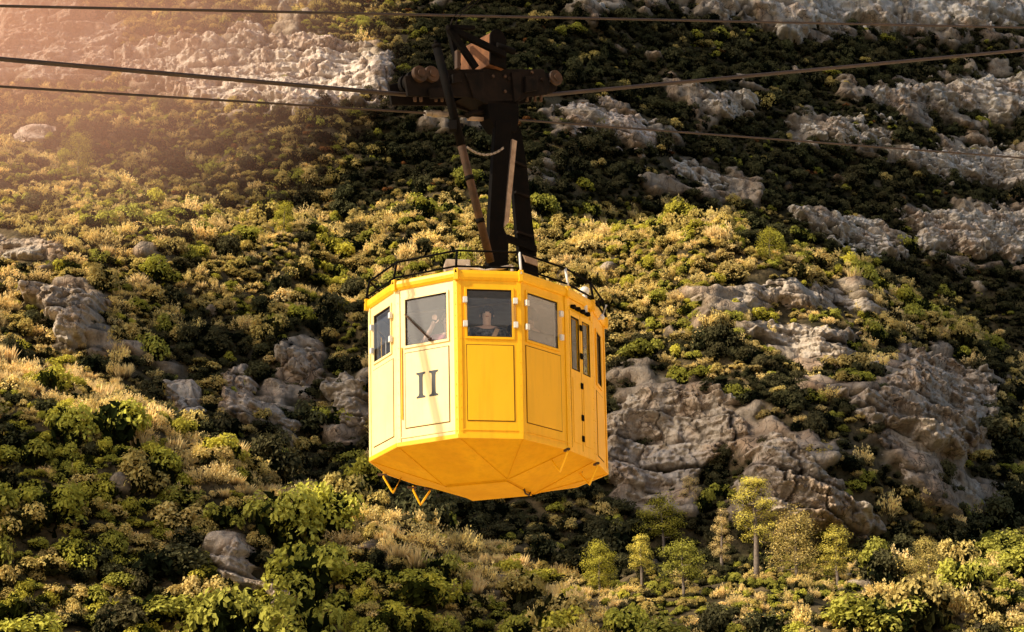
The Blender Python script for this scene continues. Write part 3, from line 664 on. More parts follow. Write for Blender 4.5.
# ------------------------------------------------------------------ trees
def tree(px, py_base, hpx, crown_w, kindmat, label, seed, bare=.45, flat=.6, lobes=16, lean=0, trunkmat='bark'):
    b = hit(px, py_base); D = math.hypot(b[1], b[2]); H = hpx * D / FPX / .96; W_ = crown_w * D / FPX / 2
    g = np.random.default_rng(seed); root = empty('pine_tree' if bare > .2 else 'bushy_tree', b); tag(root, label, 'tree')
    mb = MB(); top = Vector((lean * H, 0, H * .93))
    tp = [Vector((lean * H * t**1.6 + .06 * H * math.sin(3 * t + seed) * t * .5, .03 * H * math.sin(4 * t + seed), H * .93 * t - .4 * (t == 0))) for t in (0, .2, .4, .6, .8, 1)]
    mb.tube(tp, .040 * H * .75, 8, r2=.008 * H)
    parts = []
    for k in range(lobes):
        f = bare + (1 - bare) * ((k + .5) / lobes); base = tp[min(5, int(f * 5))].lerp(tp[min(5, int(f * 5) + 1)], f * 5 % 1)
        prof = math.sin(math.pi * min(1, (f - bare) / (1 - bare) * .78 + .2))**.8
        a = k * 2.4 + g.uniform(-.5, .5); rr = W_ * prof * g.uniform(.35, .8)
        c = np.array([base.x + rr * math.cos(a), base.y + rr * math.sin(a), base.z + g.uniform(-.02, .06) * H])
        r = W_ * g.uniform(.32, .5)
        mb.tube([base, base.lerp(Vector(c), .6) - Vector((0, 0, .02 * H)), Vector(c)], .010 * H, 5, r2=.004 * H)
        n_ = 380; d = g.normal(0, 1, (n_, 3)); d /= np.linalg.norm(d, axis=1)[:, None]; rad = g.uniform(.35, 1.1, n_)
        C = c + d * (r * rad)[:, None] * np.array([1, 1, flat])
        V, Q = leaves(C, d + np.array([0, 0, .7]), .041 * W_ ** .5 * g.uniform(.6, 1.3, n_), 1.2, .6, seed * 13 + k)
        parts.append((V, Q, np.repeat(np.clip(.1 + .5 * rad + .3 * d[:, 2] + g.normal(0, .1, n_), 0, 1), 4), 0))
    mb.build('trunk', M[trunkmat], root)
    o = bpy.data.objects.new('crown', joinmesh('crown', parts, [M[kindmat]])); COL.objects.link(o); o.parent = root
    return root
tree(757, 582, 106, 56, 'f_pine', 'tallest pine with a pale bare trunk, right of the cabin', 1, .40, .6, 22)
tree(664, 562, 62, 62, 'f_lime', 'yellow green umbrella pine just right of the cabin', 2, .38, .5, 14)
tree(684, 600, 58, 60, 'f_green', 'dark green spreading pine in front of the umbrella pine', 3, .35, .5, 14)
tree(600, 594, 50, 46, 'f_lime', 'small conical young pine below the right side of the cabin', 4, .12, .8, 18)
tree(797, 580, 66, 66, 'f_olive', 'broad brown crowned tree right of the tallest pine', 5, .12, .8, 20)
tree(722, 572, 60, 26, 'f_gold', 'slim feathery pine between umbrella pine and tallest pine', 6, .2, .8, 14)
tree(642, 588, 54, 34, 'f_pine', 'slim pine between the conical young pine and the umbrella pine', 15, .3, .7, 14)
tree(838, 588, 58, 44, 'f_pine', 'airy pine right of the broad brown crowned tree', 17, .3, .65, 16)
tree(690, 512, 34, 26, 'f_gold', 'small dry brown tree at the foot of the stepped grey cliff', 7, .15, .8, 10)
tree(930, 585, 44, 50, 'f_olive', 'bushy tree on the lower right crest', 8, .1, .8, 16)
tree(78, 178, 46, 40, 'f_lime', 'bright green bushy tree right of the lone pale boulder', 9, .05, .9, 18)
tree(284, 234, 32, 30, 'f_lime', 'round bright green tree on the crest left of the hanger', 10, .05, .9, 14)
tree(770, 262, 34, 34, 'f_lime', 'bright yellow green tree on the crest right of the cabin', 11, .05, 1., 16)
tree(350, 645, 34, 24, 'f_lime', 'small yellow green conifer at the bottom edge', 12, .05, 1., 12)

# ------------------------------------------------------------------ the cable car
C0 = Vector((-.255, 23.48, 5.70)); TILT = R(-1.15)
car = empty('cable_car', C0); car.rotation_euler = (0, TILT, 0)
tag(car, 'yellow many-sided cable car cabin marked II hanging from a dark carriage on the thick cable', 'cable car')
CARM = Matrix.Translation(C0) @ Matrix.Rotation(TILT, 4, 'Y'); CINV = CARM.inverted()
half = [(-1.43, -.44), (-1.065, -1.11), (-.345, -1.48), (.385, -1.37), (.935, -.78), (1.25, -.25)]
PLAN = [Vector((x, y, 0)) for x, y in half] + [Vector((-x, -y, 0)) for x, y in half]
HW = 1.97; NV = 12
TAPER = 1.012
def fp(i, s, t, off=0.0):
    """point of facet i: s along it, t up it (0..1), off outward"""
    a, b = PLAN[i % NV], PLAN[(i + 1) % NV]; d = (b - a).normalized(); nrm = Vector((d.y, -d.x, 0))
    p = (a + (b - a) * s) * (1 + (TAPER - 1) * t); return p + nrm * off + Vector((0, 0, HW * t))
def slab(mb, i, s0, s1, t0, t1, o0, o1):
    mb.hexa([fp(i, s0, t0, o1), fp(i, s1, t0, o1), fp(i, s1, t0, o0), fp(i, s0, t0, o0), fp(i, s0, t1, o1), fp(i, s1, t1, o1), fp(i, s1, t1, o0), fp(i, s0, t1, o0)])
def flen(i): return (PLAN[(i + 1) % NV] - PLAN[i % NV]).length
# facet: window (s0,s1,t0,t1)
WIN = {0: (.20, .80, .60, .895), 1: (.15, .83, .605, .895), 2: (.15, .855, .612, .905), 3: (.13, .78, .61, .905), 5: (.30, .66, .52, .86)}
SUNLIT = {0, 1}
for i in range(6, 12): WIN[i] = WIN.get(i - 6, (.2, .8, .6, .9))
WIN[4] = (.06, .94, .50, .885); WIN[10] = WIN[4]
for grp, nm, mat in ((SUNLIT, 'sunlit_wall', 'yellow_sunlit'), (set(range(12)) - SUNLIT, 'wall', 'yellow')):
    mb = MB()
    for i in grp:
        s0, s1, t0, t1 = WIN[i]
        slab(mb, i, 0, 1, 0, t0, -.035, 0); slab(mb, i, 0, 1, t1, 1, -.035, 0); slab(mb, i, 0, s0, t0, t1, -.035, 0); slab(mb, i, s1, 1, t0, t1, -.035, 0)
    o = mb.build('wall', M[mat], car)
    o['label'] = 'pale yellow walls with sunlight painted into the colour' if nm != 'wall' else 'deep yellow walls'
mb = MB()                                            # grey lining inside
for i in range(12):
    s0, s1, t0, t1 = WIN[i]
    slab(mb, i, .02, .98, .0, t0, -.05, -.038); slab(mb, i, .02, .98, t1, .99, -.05, -.038)
    slab(mb, i, .02, s0, t0 + .002, t1 - .002, -.05, -.038); slab(mb, i, s1, .98, t0 + .002, t1 - .002, -.05, -.038)
mb.build('interior_lining', M['inner'], car)
# corner cover strips
for i in range(12):
    p, q, r_ = PLAN[(i - 1) % NV], PLAN[i], PLAN[(i + 1) % NV]
    mb = MB(); wl = .045
    slab(mb, (i - 1) % NV, 1 - wl / flen((i - 1) % NV), 1.004, .0, .965, .002, .012); slab(mb, i, -.004, wl / flen(i), .0, .965, .002, .012)
    for j, (s, k) in enumerate(((1 - wl / 2 / flen((i - 1) % NV), (i - 1) % NV), (wl / 2 / flen(i), i))):
        for t in np.arange(.04, .95, .07):
            c = fp(k, s, t, .013); mb.ball(c, .006, 6, 4)
    mb.build('corner_strip', M['yellow_sunlit' if i in (0, 1) else 'yellow'], car)
# base trim
mb = MB()
for i in range(12): slab(mb, i, .0, 1., -.004, .022, .004, .018)
mb.build('base_trim', M['yellow'], car, .003)
# roof: rounded rim, then a low dome
def ringat(k, z): return [Vector((p.x * k, p.y * k, z)) for p in PLAN]
prof = [(1.0, HW - .075), (1.022, HW - .072), (1.036, HW - .045), (1.040, HW - .005), (1.036, HW + .03), (1.02, HW + .05), (.90, HW + .075), (.5, HW + .13), (.12, HW + .15)]
mb = MB(); rings = [ringat(k, z) for k, z in prof]
vs = [v for r_ in rings for v in r_]; fs = [(a * 12 + k, a * 12 + (k + 1) % 12, (a + 1) * 12 + (k + 1) % 12, (a + 1) * 12 + k) for a in range(len(rings) - 1) for k in range(12)]
mb.add(vs, fs + [tuple(range(12))[::-1], tuple((len(rings) - 1) * 12 + k for k in range(12))]); roof = mb.build('roof', M['yellow'], car)
mb = MB()                                            # seam caps over the rim corners
for i in range(12):
    a = PLAN[i]; d = a.normalized(); s = Vector((-d.y, d.x, 0))
    mb.hexa([a * 1.03 + d * (.03 if k in (0, 1) else -.02) + s * (.028 if k in (1, 2) else -.028) + Vector((0, 0, HW + z)) for z in (-.085, .055) for k in range(4)])
mb.build('rim_joint', M['yellow'], car, .006)
mb = MB(); mb.prism(ringat(.975, HW - .10), ringat(.975, HW - .085)); mb.build('ceiling', M['ceiling'], car)
mb = MB(); mb.prism(ringat(.965, .01), ringat(.965, .03)); mb.build('floor', M['ceiling'], car)
# underside: folded skirt down to a small square base
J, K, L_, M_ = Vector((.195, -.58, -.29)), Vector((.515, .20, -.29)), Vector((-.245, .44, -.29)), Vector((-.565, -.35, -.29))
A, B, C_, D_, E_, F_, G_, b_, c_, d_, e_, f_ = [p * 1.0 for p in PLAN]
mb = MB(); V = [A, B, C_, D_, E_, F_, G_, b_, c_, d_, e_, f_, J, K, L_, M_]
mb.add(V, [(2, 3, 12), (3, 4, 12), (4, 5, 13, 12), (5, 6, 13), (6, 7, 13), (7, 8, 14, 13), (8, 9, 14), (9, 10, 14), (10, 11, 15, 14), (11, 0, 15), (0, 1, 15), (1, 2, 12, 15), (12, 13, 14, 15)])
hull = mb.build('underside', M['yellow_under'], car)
mb = MB()                                            # seams along the folds and a lipped base plate
for a, b in ((C_, J), (D_, J), (E_, J), (J, K), (K, L_), (L_, M_), (M_, J), (F_, K), (B, M_), (A, M_), (G_, K)):
    a2, b2 = a.lerp(b, .04) - Vector((0, 0, .004)), b.lerp(a, .01) - Vector((0, 0, .004)); mb.bar(a2, b2, .012, .008)
mb.build('fold_seam', M['yellow_under'], hull)
mb = MB(); up = Vector((0, 0, .015)); c4 = (J + K + L_ + M_) / 4
mb.prism([c4 + (q - c4) * .96 - up * 1.6 for q in (J, K, L_, M_)], [c4 + (q - c4) * .96 - up * .1 for q in (J, K, L_, M_)])
mb.build('base_plate', M['yellow_under'], hull, .004)
for a, b in ((J.lerp(K, .62), J.lerp(K, .86)),):     # small hatch grip
    mb = MB(); h = Vector((0, 0, -.05)); mb.tube([a, a.lerp(b, .2) + h, a.lerp(b, .8) + h, b], .012, 6); mb.build('hatch_grip', M['brown'], hull)
# windows
def window(i, guard, sky_toned=False, clips=True):
    s0, s1, t0, t1 = WIN[i]; Lf = flen(i); ds, dt = .028 / Lf, .028 / HW; mat = 'yellow_sunlit' if i in SUNLIT else 'yellow'
    mb = MB()
    for a in ((s0 - ds, s1 + ds, t0 - dt, t0), (s0 - ds, s1 + ds, t1, t1 + dt), (s0 - ds, s0, t0, t1), (s1, s1 + ds, t0, t1)): slab(mb, i, *a, -.03, .016)
    w_ = mb.build('window', M[mat], car, .003)
    mb = MB()
    e1, e2 = .010 / Lf, .010 / HW
    for a in ((s0, s1, t0, t0 + e2), (s0, s1, t1 - e2, t1), (s0, s0 + e1, t0 + e2, t1 - e2), (s1 - e1, s1, t0 + e2, t1 - e2)): slab(mb, i, *a, -.028, .006)
    mb.build('seal', M['rubber'], w_)
    mb = MB(); slab(mb, i, s0 + e1 * .5, s1 - e1 * .5, t0 + e2 * .5, t1 - e2 * .5, -.012, -.006); mb.build('pane', M['pane_pale' if i in (3, 9) else 'pane_sky_toned' if sky_toned else 'glass'], w_)
    if guard:
        g0, g1 = t0 + (t1 - t0) * .24, t0 + (t1 - t0) * .80; gs0, gs1 = s0 - .03, s1 + .06
        mb = MB(); slab(mb, i, gs0, gs1, g0, g1, .028, .034); mb.build('guard_strip', M['guard'], w_)
        for s in (gs0 - .01, gs1 - .01):
            for t in (g0 + .004, g1 - .012):
                mb = MB(); slab(mb, i, s - .02 / Lf, s + .03 / Lf, t - .018, t + .018, .012, .05); mb.build('clip', M['white'], w_, .004)
    return w_
for i in (0, 2, 3, 6, 8, 9): window(i, True, i in (3,))
for i in (1, 5, 7, 11): window(i, False, i in (1, 7))
# lower wall panels
def panel(i, s0, s1, t0, t1):
    Lf = flen(i); mb = MB(); slab(mb, i, s0, s1, t0, t1, .001, .004); sm = mb
    o = None
    mb = MB(); e1, e2 = .009 / Lf, .009 / HW; slab(mb, i, s0 + e1, s1 - e1, t0 + e2, t1 - e2, .002, .009)
    o = mb.build('wall_panel', M['yellow_sunlit' if i in SUNLIT else 'yellow'], car, .003); sm.build('seam', M['seam'], o); return o
panel(0, .14, .88, .07, .555); pB = panel(1, .13, .86, .10, .565); panel(2, .13, .88, .10, .565); panel(3, .08, .84, .10, .575); panel(5, .24, .74, .05, .47)
for i in (6, 7, 8, 9, 11): panel(i, .13, .87, .09, .555)
for i in (1, 2, 3):                                  # low horizontal rib and small bolts
    mb = MB(); slab(mb, i, .06, .95, .045, .052, .001, .010)
    mb.build('wall_rib', M['yellow_sunlit' if i in SUNLIT else 'yellow'], car)
# hinge slots on the paler panel
mb = MB(); slab(mb, 1, .075, .092, .16, .60, .001, .016); slab(mb, 1, .045, .058, .09, .60, .001, .010); mb.build('slide_rail', M['yellow'], car)
# Roman numeral II
def numeral_one(mb, i, s_c, t0, t1, w, ser):
    Lf = flen(i); q = lambda x, z: (s_c + x / Lf, z)
    H = (t1 - t0) * HW; pts = [(-ser, 0), (ser, 0), (ser, .018), (w * 1.25, .030), (w, .06), (w, H - .06), (w * 1.25, H - .030), (ser, H - .018), (ser, H), (-ser, H), (-ser, H - .018), (-w * 1.25, H - .030), (-w, H - .06), (-w, .06), (-w * 1.25, .030), (-ser, .018)]
    r1 = [fp(i, s_c + x / Lf, t0 + z / HW, .0095) for x, z in pts]; r2 = [fp(i, s_c + x / Lf, t0 + z / HW, .0125) for x, z in pts]
    mb.prism(r1, r2)
mb = MB(); numeral_one(mb, 1, .395, .272, .428, .024, .058); numeral_one(mb, 1, .605, .272, .428, .024, .058)
mb.build('numeral', M['numeral'], pB)
# wiper rod on window II
mb = MB(); mb.tube([fp(1, .16, .80, .03), fp(1, .36, .71, .045), fp(1, .57, .618, .04)], .011, 8); mb.ball(fp(1, .57, .617, .04), .024, 8, 6)
mb.build('wiper_rod', M['brown'], car)
# door of two leaves (facets 4 and 10)
for i in (4, 10):
    Lf = flen(i); door = None
    for q, (s0, s1, gs0, gs1) in enumerate(((.07, .475, .13, .405), (.495, .93, .58, .83))):
        mb = MB(); t0, t1, g0, g1 = .012, .885, .52, .845
        for a in ((s0, s1, t0, g0), (s0, s1, g1, t1), (s0, gs0, g0, g1), (gs1, s1, g0, g1)): slab(mb, i, *a, -.02, .016)
        door = mb.build('door_leaf', M['yellow'], car, .004)
        mb = MB(); slab(mb, i, gs0, gs1, g0, g1, -.006, .0); mb.build('pane', M['glass'], door)
        mb = MB(); slab(mb, i, s0 + .06, s1 - .06, .06, .46, .017, .022); mb.build('panel', M['yellow'], door, .003)
        mb = MB(); e1 = .02
        for a in ((gs0 - e1, gs1 + e1, g0 - .006, g0), (gs0 - e1, gs1 + e1, g1, g1 + .006), (gs0 - e1, gs0, g0, g1), (gs1, gs1 + e1, g0, g1)): slab(mb, i, *a, .0, .019)
        mb.build('seal', M['rubber'], door)
        if q == 1:
            for t in (.80, .62, .43, .23, .10):
                mb = MB(); slab(mb, i, .44, .515, t - .018, t + .018, .018, .034); mb.build('hinge', M['black'], door, .003)
    mb = MB(); slab(mb, i, .0, .06, .0, .90, -.03, .006); mb.build('door_post', M['yellow'], car); mb = MB(); slab(mb, i, .94, 1., .0, .90, -.03, .006); mb.build('door_post', M['yellow'], car)
    for a in ((.058, .072, .01, .885, .004, .012), (.929, .942, .01, .885, .004, .012), (.476, .494, .01, .885, .002, .010)):
        mb = MB(); slab(mb, i, *a); mb.build('door_seal', M['rubber'], car)
    for k in range(4):                               # louvred vents above the door
        c = .20 + .19 * k; mb = MB(); pts = [(-.07, 0), (.07, 0), (.05, .016), (0, .022), (-.05, .016)]
        mb.prism([fp(i, c + x, .905 + z * 1.2, .003) for x, z in pts], [fp(i, c + x * .8, .905 + z, .05) for x, z in pts]); mb.build('vent', M['black'], car)
# roof railing
def rp(i, z, k=1.01): p = PLAN[i % NV] * k; return Vector((p.x, p.y, HW + z))
rail = None
mb = MB(); mb.tube([rp(i, .29) for i in range(13)], .013, 8, caps=False); rail = mb.build('railing', M['black'], car)
mb = MB(); mb.tube([rp(i, .085, 1.03) for i in range(13)], .013, 8, caps=False); mb.build('lower_rail', M['black'], rail)
for i in range(12):
    mb = MB(); mb.tube([rp(i, .0, 1.045), rp(i, .29, 1.01)], .015, 8); mb.build('post', M['white' if i in (3, 4) else 'black'], rail)
# things on the roof
mb = MB(); c = CINV @ at(457, 272, 22.75); mb.box(c, (.30, .26, .24), Matrix.Rotation(R(8), 3, 'Z')); mb.box(c - Vector((0, 0, .20)), (.24, .2, .2)); mb.build('equipment_box', M['box'], car, .01)
mb = MB(); a = CINV @ at(466, 266, 22.6); b = CINV @ at(485, 271, 22.6); c = CINV @ at(512, 266, 22.6)
mb.tube([a, b, c], .022, 8); mb.tube([b, b - Vector((0, 0, .35))], .02, 8); mb.tube([c, c - Vector((0, 0, .35))], .02, 8); mb.build('light_bar', M['box'], car)
c = CINV @ at(584.5, 291, 23.1); mb = MB(); mb.ball(c, .062, 14, 10, (1, 1, .9)); mb.tube([c - Vector((0, 0, .3)), c], .03, 8); mb.build('beacon', M['white'], car)
mb = MB(); a = CINV @ at(602, 317, 23.4); b = CINV @ at(606.5, 305, 23.4); mb.tube([a - Vector((.05, 0, .03)), a, b], .014, 6); mb.ball(a, .035, 8, 6); mb.build('horn', M['white'], car)
# V shaped step brackets under the edge
for p0, tip, p1 in (((383.5, 477), (393, 493), (401.5, 477)), ((413, 490), (420.5, 505), (430, 491)), ((551.5, 459.5), (560, 471.5), (567.5, 452)), ((580.5, 474), (589.5, 484.5), (597, 466))):
    def gp(p, dz):
        rx, rz = ray(*p); Yp = (5.70 + dz) / float(rz); return CINV @ Vector((float(rx) * Yp, Yp, 5.70 + dz))
    a, b = gp(p0, -.07), gp(p1, -.07); m = (a + b) / 2; t = CINV @ at(tip[0], tip[1], (CARM @ m).y)
    mb = MB(); mb.tube([a + Vector((0, 0, .05)), a, a.lerp(t, .9), t, b.lerp(t, .9), b, b + Vector((0, 0, .05))], .013, 8)
    o = mb.build('step_bracket', M['yellow'], car)
    mb = MB(); u = (b - a).normalized()
    for q in (a, b): mb = MB(); mb.bar(q - u * .07 + Vector((0, 0, .03)), q + u * .04 + Vector((0, 0, .03)), .03, .025); mb.build('mount', M['brown'], o)
# interior poles
mb = MB()
for x, y in ((-.45, -.2), (.45, .25)): mb.tube([(x, y, .03), (x, y, HW - .1)], .018, 8)
for a, b in (((-1.0, -.5, 1.82), (.75, -.95, 1.82)), ((-.8, .6, 1.82), (1.0, .5, 1.82))): mb.tube([a, b], .018, 8)
mb.build('grab_pole', M['steel'], car)

# ---- hanger, carriage (built in the vertical plane of the cable)
PHI = R(39); O_ = at(477, 92, 23.5); e1 = Vector((math.cos(PHI), math.sin(PHI), 0)); nn = Vector((math.sin(PHI), -math.cos(PHI), 0)); UP = Vector((0, 0, 1))
def pl(px, py, w=0.0, wo=0.0):
    """point of the plane offset wo toward the camera side seen at a picture point, pushed w further"""
    rx, rz = ray(px, py); d = Vector((float(rx), 1, float(rz))); k = (O_ + nn * wo).dot(nn) / d.dot(nn); return d * k + nn * w
def ext(mb, pts, w0, w1, ref=0.0):
    mb.prism([pl(x, y, w0, ref) for x, y in pts], [pl(x, y, w1, ref) for x, y in pts])
carriage_pts = [(405, 76), (428, 70), (470, 69), (544, 69), (550, 84), (548, 94), (527, 97), (516, 104), (488, 104), (468, 97), (408, 96)]
mb = MB(); ext(mb, carriage_pts, -.04, 0, .19); carr = mb.build('carriage', M['grime'], car, .008, CINV)
mb = MB(); ext(mb, carriage_pts, -.38, -.34, .19); mb.build('side_plate', M['grime'], carr, .008, CINV)
mb = MB(); ext(mb, [(432, 71), (541, 70), (541, 75), (432, 76)], -.34, -.04, .19); mb.build('cross_plate', M['grime'], carr, 0, CINV)
mb = MB(); ext(mb, [(470, 94), (520, 95), (512, 103), (489, 103)], -.34, -.04, .19); mb.build('cross_plate', M['grime'], carr, 0, CINV)
for q_, w_1 in (([(466, 73), (484, 72), (484, 103), (474, 98)], .22), ([(512, 72), (521, 72), (521, 96), (515, 102)], .23)):
    mb = MB(); ext(mb, q_, .193 - w_1, 0, w_1); mb.build('stiffener', M['grime'], carr, .004, CINV)
for x in (411, 424, 441, 459, 499, 517, 533, 545):
    y = 83.5 + (1.5 if x > 530 else 0); c = pl(x, y); mb = MB(); r_ = .135
    for w0, w1, rr in ((-.10, -.045, r_), (-.045, .045, r_ * .82), (.045, .10, r_)): mb.prism([c + nn * w0 + (e1 * math.cos(a) + UP * math.sin(a)) * rr for a in np.linspace(0, 2 * math.pi, 25)[:-1]], [c + nn * w1 + (e1 * math.cos(a) + UP * math.sin(a)) * rr for a in np.linspace(0, 2 * math.pi, 25)[:-1]])
    mb.tube([c - nn * .20, c + nn * .215], .03, 10); w_ = mb.build('wheel', M['grime'], carr, 0, CINV)
for x in (409, 421):                                 # hub caps showing at the left end
    c = pl(x, 80); mb = MB(); mb.tube([c + nn * .19, c + nn * .25], .105, 18); mb.tube([c + nn * .25, c + nn * .27], .05, 12); mb.build('hub', M['brown'], carr, .006, CINV)
c = pl(545.5, 83); mb = MB(); mb.tube([c + nn * .19, c + nn * .23], .105, 16); mb.tube([c + nn * .23, c + nn * .25], .05, 10); mb.build('hub', M['brown'], carr, .006, CINV)
for q_ in ([(430, 88), (448, 86), (450, 97), (432, 98)], [(453, 74), (462, 73), (462, 82), (453, 83)], [(526, 76), (538, 76), (538, 90), (526, 92)]):
    mb = MB(); ext(mb, q_, -.05, 0, .245); mb.build('cover_plate', M['grime'], carr, .006, CINV)
for x_, y_ in ((434, 76), (446, 78), (470, 80), (492, 77), (504, 77), (504, 92), (531, 73), (541, 80)):
    mb = MB(); mb.tube([pl(x_, y_, 0, .18), pl(x_, y_, 0, .18) + nn * .035], .022, 6); mb.build('bolt_head', M['brown'], carr, 0, CINV)
for x in (415, 421, 436, 442, 447, 527, 535, 541):
    mb = MB(); mb.tube([pl(x, 94, 0, .16), pl(x, 101.5, 0, .16)], .02, 8); mb.build('bolt', M['brown'], carr, 0, CINV)
# rusty drum housing on top: a rounded box lying across the cable
drum_o = pl(497, 67, 0, .25); pr = [(-.115, 0), (.115, 0), (.115, .34)] + [(.115 * math.cos(a), .38 + .13 * math.sin(a)) for a in np.linspace(.15, math.pi - .15, 9)] + [(-.115, .34)]
r0 = [drum_o + e1 * x * 1.05 + UP * z for x, z in pr]
mb = MB(); mb.prism([q - nn * .62 for q in r0], r0); drum = mb.build('brake_housing', M['rust'], carr, .012, CINV)
mb = MB(); pr2 = [(x * 1.09, z * 1.025) for x, z in pr]; r1 = [drum_o + e1 * x * 1.05 + UP * z for x, z in pr2]
mb.prism([q + nn * .002 for q in r1], [q + nn * .03 for q in r1]); mb.build('end_plate', M['black'], drum, .004, CINV)
c = drum_o + UP * .27 + nn * .05; mb = MB(); mb.tube([c - e1 * .05, c + e1 * .24], .045, 10); mb.build('stub_shaft', M['black'], drum, 0, CINV)
# bracket frame around the drum
mb = MB(); mb.bar(pl(449, 28, 0, .33), pl(505, 55, 0, .33), .06, .085); mb.bar(pl(449, 28, 0, .33), pl(476, 68, 0, .33), .06, .085)
mb.bar(pl(447, 27, 0, .33), pl(474, 28, 0, .33), .06, .05); mb.bar(pl(449, 28, 0, -.2), pl(458, 66, 0, -.2), .06, .07); mb.bar(pl(449, 29, 0, .33), pl(449, 29, 0, -.2), .06, .06)
mb.build('bracket_frame', M['black'], carr, .004, CINV)
mb = MB(); mb.bar(pl(457.5, 51, 0, .3), pl(457.5, 69, 0, .3), .055, .05); mb.build('bracket_post', M['brown'], carr, 0, CINV)
mb = MB()
for dx in (0, 5): mb.tube([pl(450 + dx, 27, 0, .3), pl(452 + dx, 20, 0, .3), pl(457 + dx, 13, 0, .3), pl(466 + dx, 7, 0, .3), pl(474 + dx, 0, 0, .3), pl(479 + dx, -8, 0, .3), pl(486 + dx, -24, 0, .3)], .009, 6)
mb.build('feeder_wire', M['grime'], carr, 0, CINV)
# neck and two legged hanger
mb = MB(); ext(mb, [(487, 100), (519, 100), (519, 122), (516, 132), (497, 130), (489, 118)], -.20, 0, .19); mb.build('hanger_neck', M['black'], car, .01, CINV)
mb = MB(); ext(mb, [(496, 120), (512, 122), (511, 140), (503.5, 226), (508.5, 240), (508.5, 306), (487, 306), (489.5, 240), (490, 215)], -.07, 0, .20); leg1 = mb.build('hanger_leg', M['black'], car, .006, CINV)
mb = MB(); ext(mb, [(512.5, 139), (517, 141), (509, 222), (504.2, 227)], -.05, 0, .206); mb.build('flange', M['tan'], leg1, 0, CINV)  # tan colour paints in the sunlit edge of the leg
mb = MB(); ext(mb, [(508, 118), (517, 122), (521.5, 131), (527, 165), (532, 215), (539, 275), (541, 318), (521, 318), (522, 275), (517, 232), (513.5, 190), (510, 150)], -.06, 0, -.10); leg2 = mb.build('hanger_leg', M['black'], car, .006, CINV)
for y, xa, xb in ((162, 515, 526), (192, 515, 529), (232, 517, 533)):
    mb = MB(); mb.bar(pl(xa, y, 0, -.08), pl(xb, y + 5, 0, -.08), .04, .03); mb.build('rung', M['grime'], leg2, 0, CINV)
mb = MB(); ext(mb, [(523, 254), (537, 257), (538, 266), (526, 262)], -.02, 0, -.075); mb.build('flange', M['tan'], leg2, 0, CINV)
mb = MB(); ext(mb, [(507, 234), (537, 246), (537, 252), (507, 241)], -.04, 0, -.04); mb.build('hanger_brace', M['black'], car, 0, CINV)
mb = MB(); mb.box(CINV @ pl(512, 306), (.75, .6, .34)); mb.build('hanger_base', M['black'], car, .01)
# slanting pole in front
mb = MB(); a, b = pl(437, 48, 0, .62), pl(490.5, 262, 0, .62); mb.tube([a, b], .050, 12); pole = mb.build('pole', M['brown'], car, 0, CINV)
mb = MB(); mb.tube([a, a + (a - b).normalized() * .05], .056, 12); mb.tube([a + (a - b).normalized() * .05, a + (a - b).normalized() * .10], .02, 8); mb.build('pole_cap', M['black'], pole, 0, CINV)
mb = MB(); sh = (b - a).normalized()
for f0, f1 in ((.0, .46), (.60, .62), (.80, .82)): mb.tube([a + (b - a) * f0, a + (b - a) * f1], .054, 12)
mb.build('pole_sleeve', M['black'], pole, 0, CINV)
mb = MB(); mb.box(pl(453, 126, 0, .68), (.09, .1, .12)); mb.bar(pl(449, 124, 0, .66), pl(462, 126, 0, .6), .05, .05); mb.build('pole_clamp', M['black'], pole, 0, CINV)
mb = MB(); a, b = pl(467, 147, 0, .60), pl(503, 148, 0, .22)
cp = [a.lerp(b, t) - UP * .16 * 4 * t * (1 - t) * .62 for t in np.linspace(0, 1, 20)]
for i in range(19): mb.bar(cp[i], cp[i].lerp(cp[i + 1], 1.15), .028 if i % 2 else .012, .012 if i % 2 else .028)
mb.build('chain', M['steel'], car, 0, CINV)

# ------------------------------------------------------------------ cables
def cable(name, pts, r, label, cat):
    mb = MB(); mb.tube(pts, r, 12); o = mb.build(name, M['cable']); tag(o, label, cat); return o
YL, YR = 19.7, 29.9
a, b, c, d = at(0, 59, YL), pl(404, 94.5), pl(551, 94.5), at(1024, 50, YR)
l = a + (a - b) * 1.6; r_ = d + (d - c) * 8
cable('track_cable', [l, a, b, (b + c) / 2 - UP * .02, c, d, r_], .027, 'thick main cable that the dark carriage rolls on', 'cable')
a, b, c, d = at(0, 86.5, YL), pl(426, 113), pl(520, 120), at(1024, 158, YR)
ropel = a + (a - b) * 1.6
cable('haul_rope', [ropel, a, b, pl(470, 117), c, d, d + (d - c) * 8], .014, 'thin lower rope clamped under the carriage', 'rope')
a, b = at(0, 6, 27.0), at(1024, 27.5, 38.0)
cable('return_rope', [a + (a - b) * 1.0, a, b, b + (b - a) * 8], .022, 'straight thin cable passing above the carriage near the top edge', 'cable')
# rope clamps belong to the car
mb = MB(); mb.tube([pl(425, 113), pl(430, 113.4), pl(447, 114.5)], .036, 10); mb.tube([pl(431, 113.5), pl(440, 114)], .048, 10); mb.build('rope_socket', M['steel'], car, 0, CINV)
mb = MB(); mb.tube([pl(463, 117.5, .08), pl(470, 114.5, .08), pl(487, 115, .08)], .04, 10); mb.build('rope_clamp', M['grime'], car, 0, CINV)
mb = MB(); mb.bar(pl(465, 120, .06), pl(485, 121, .06), .05, .045); mb.build('clamp_jaw', M['tan'], car, .005, CINV)
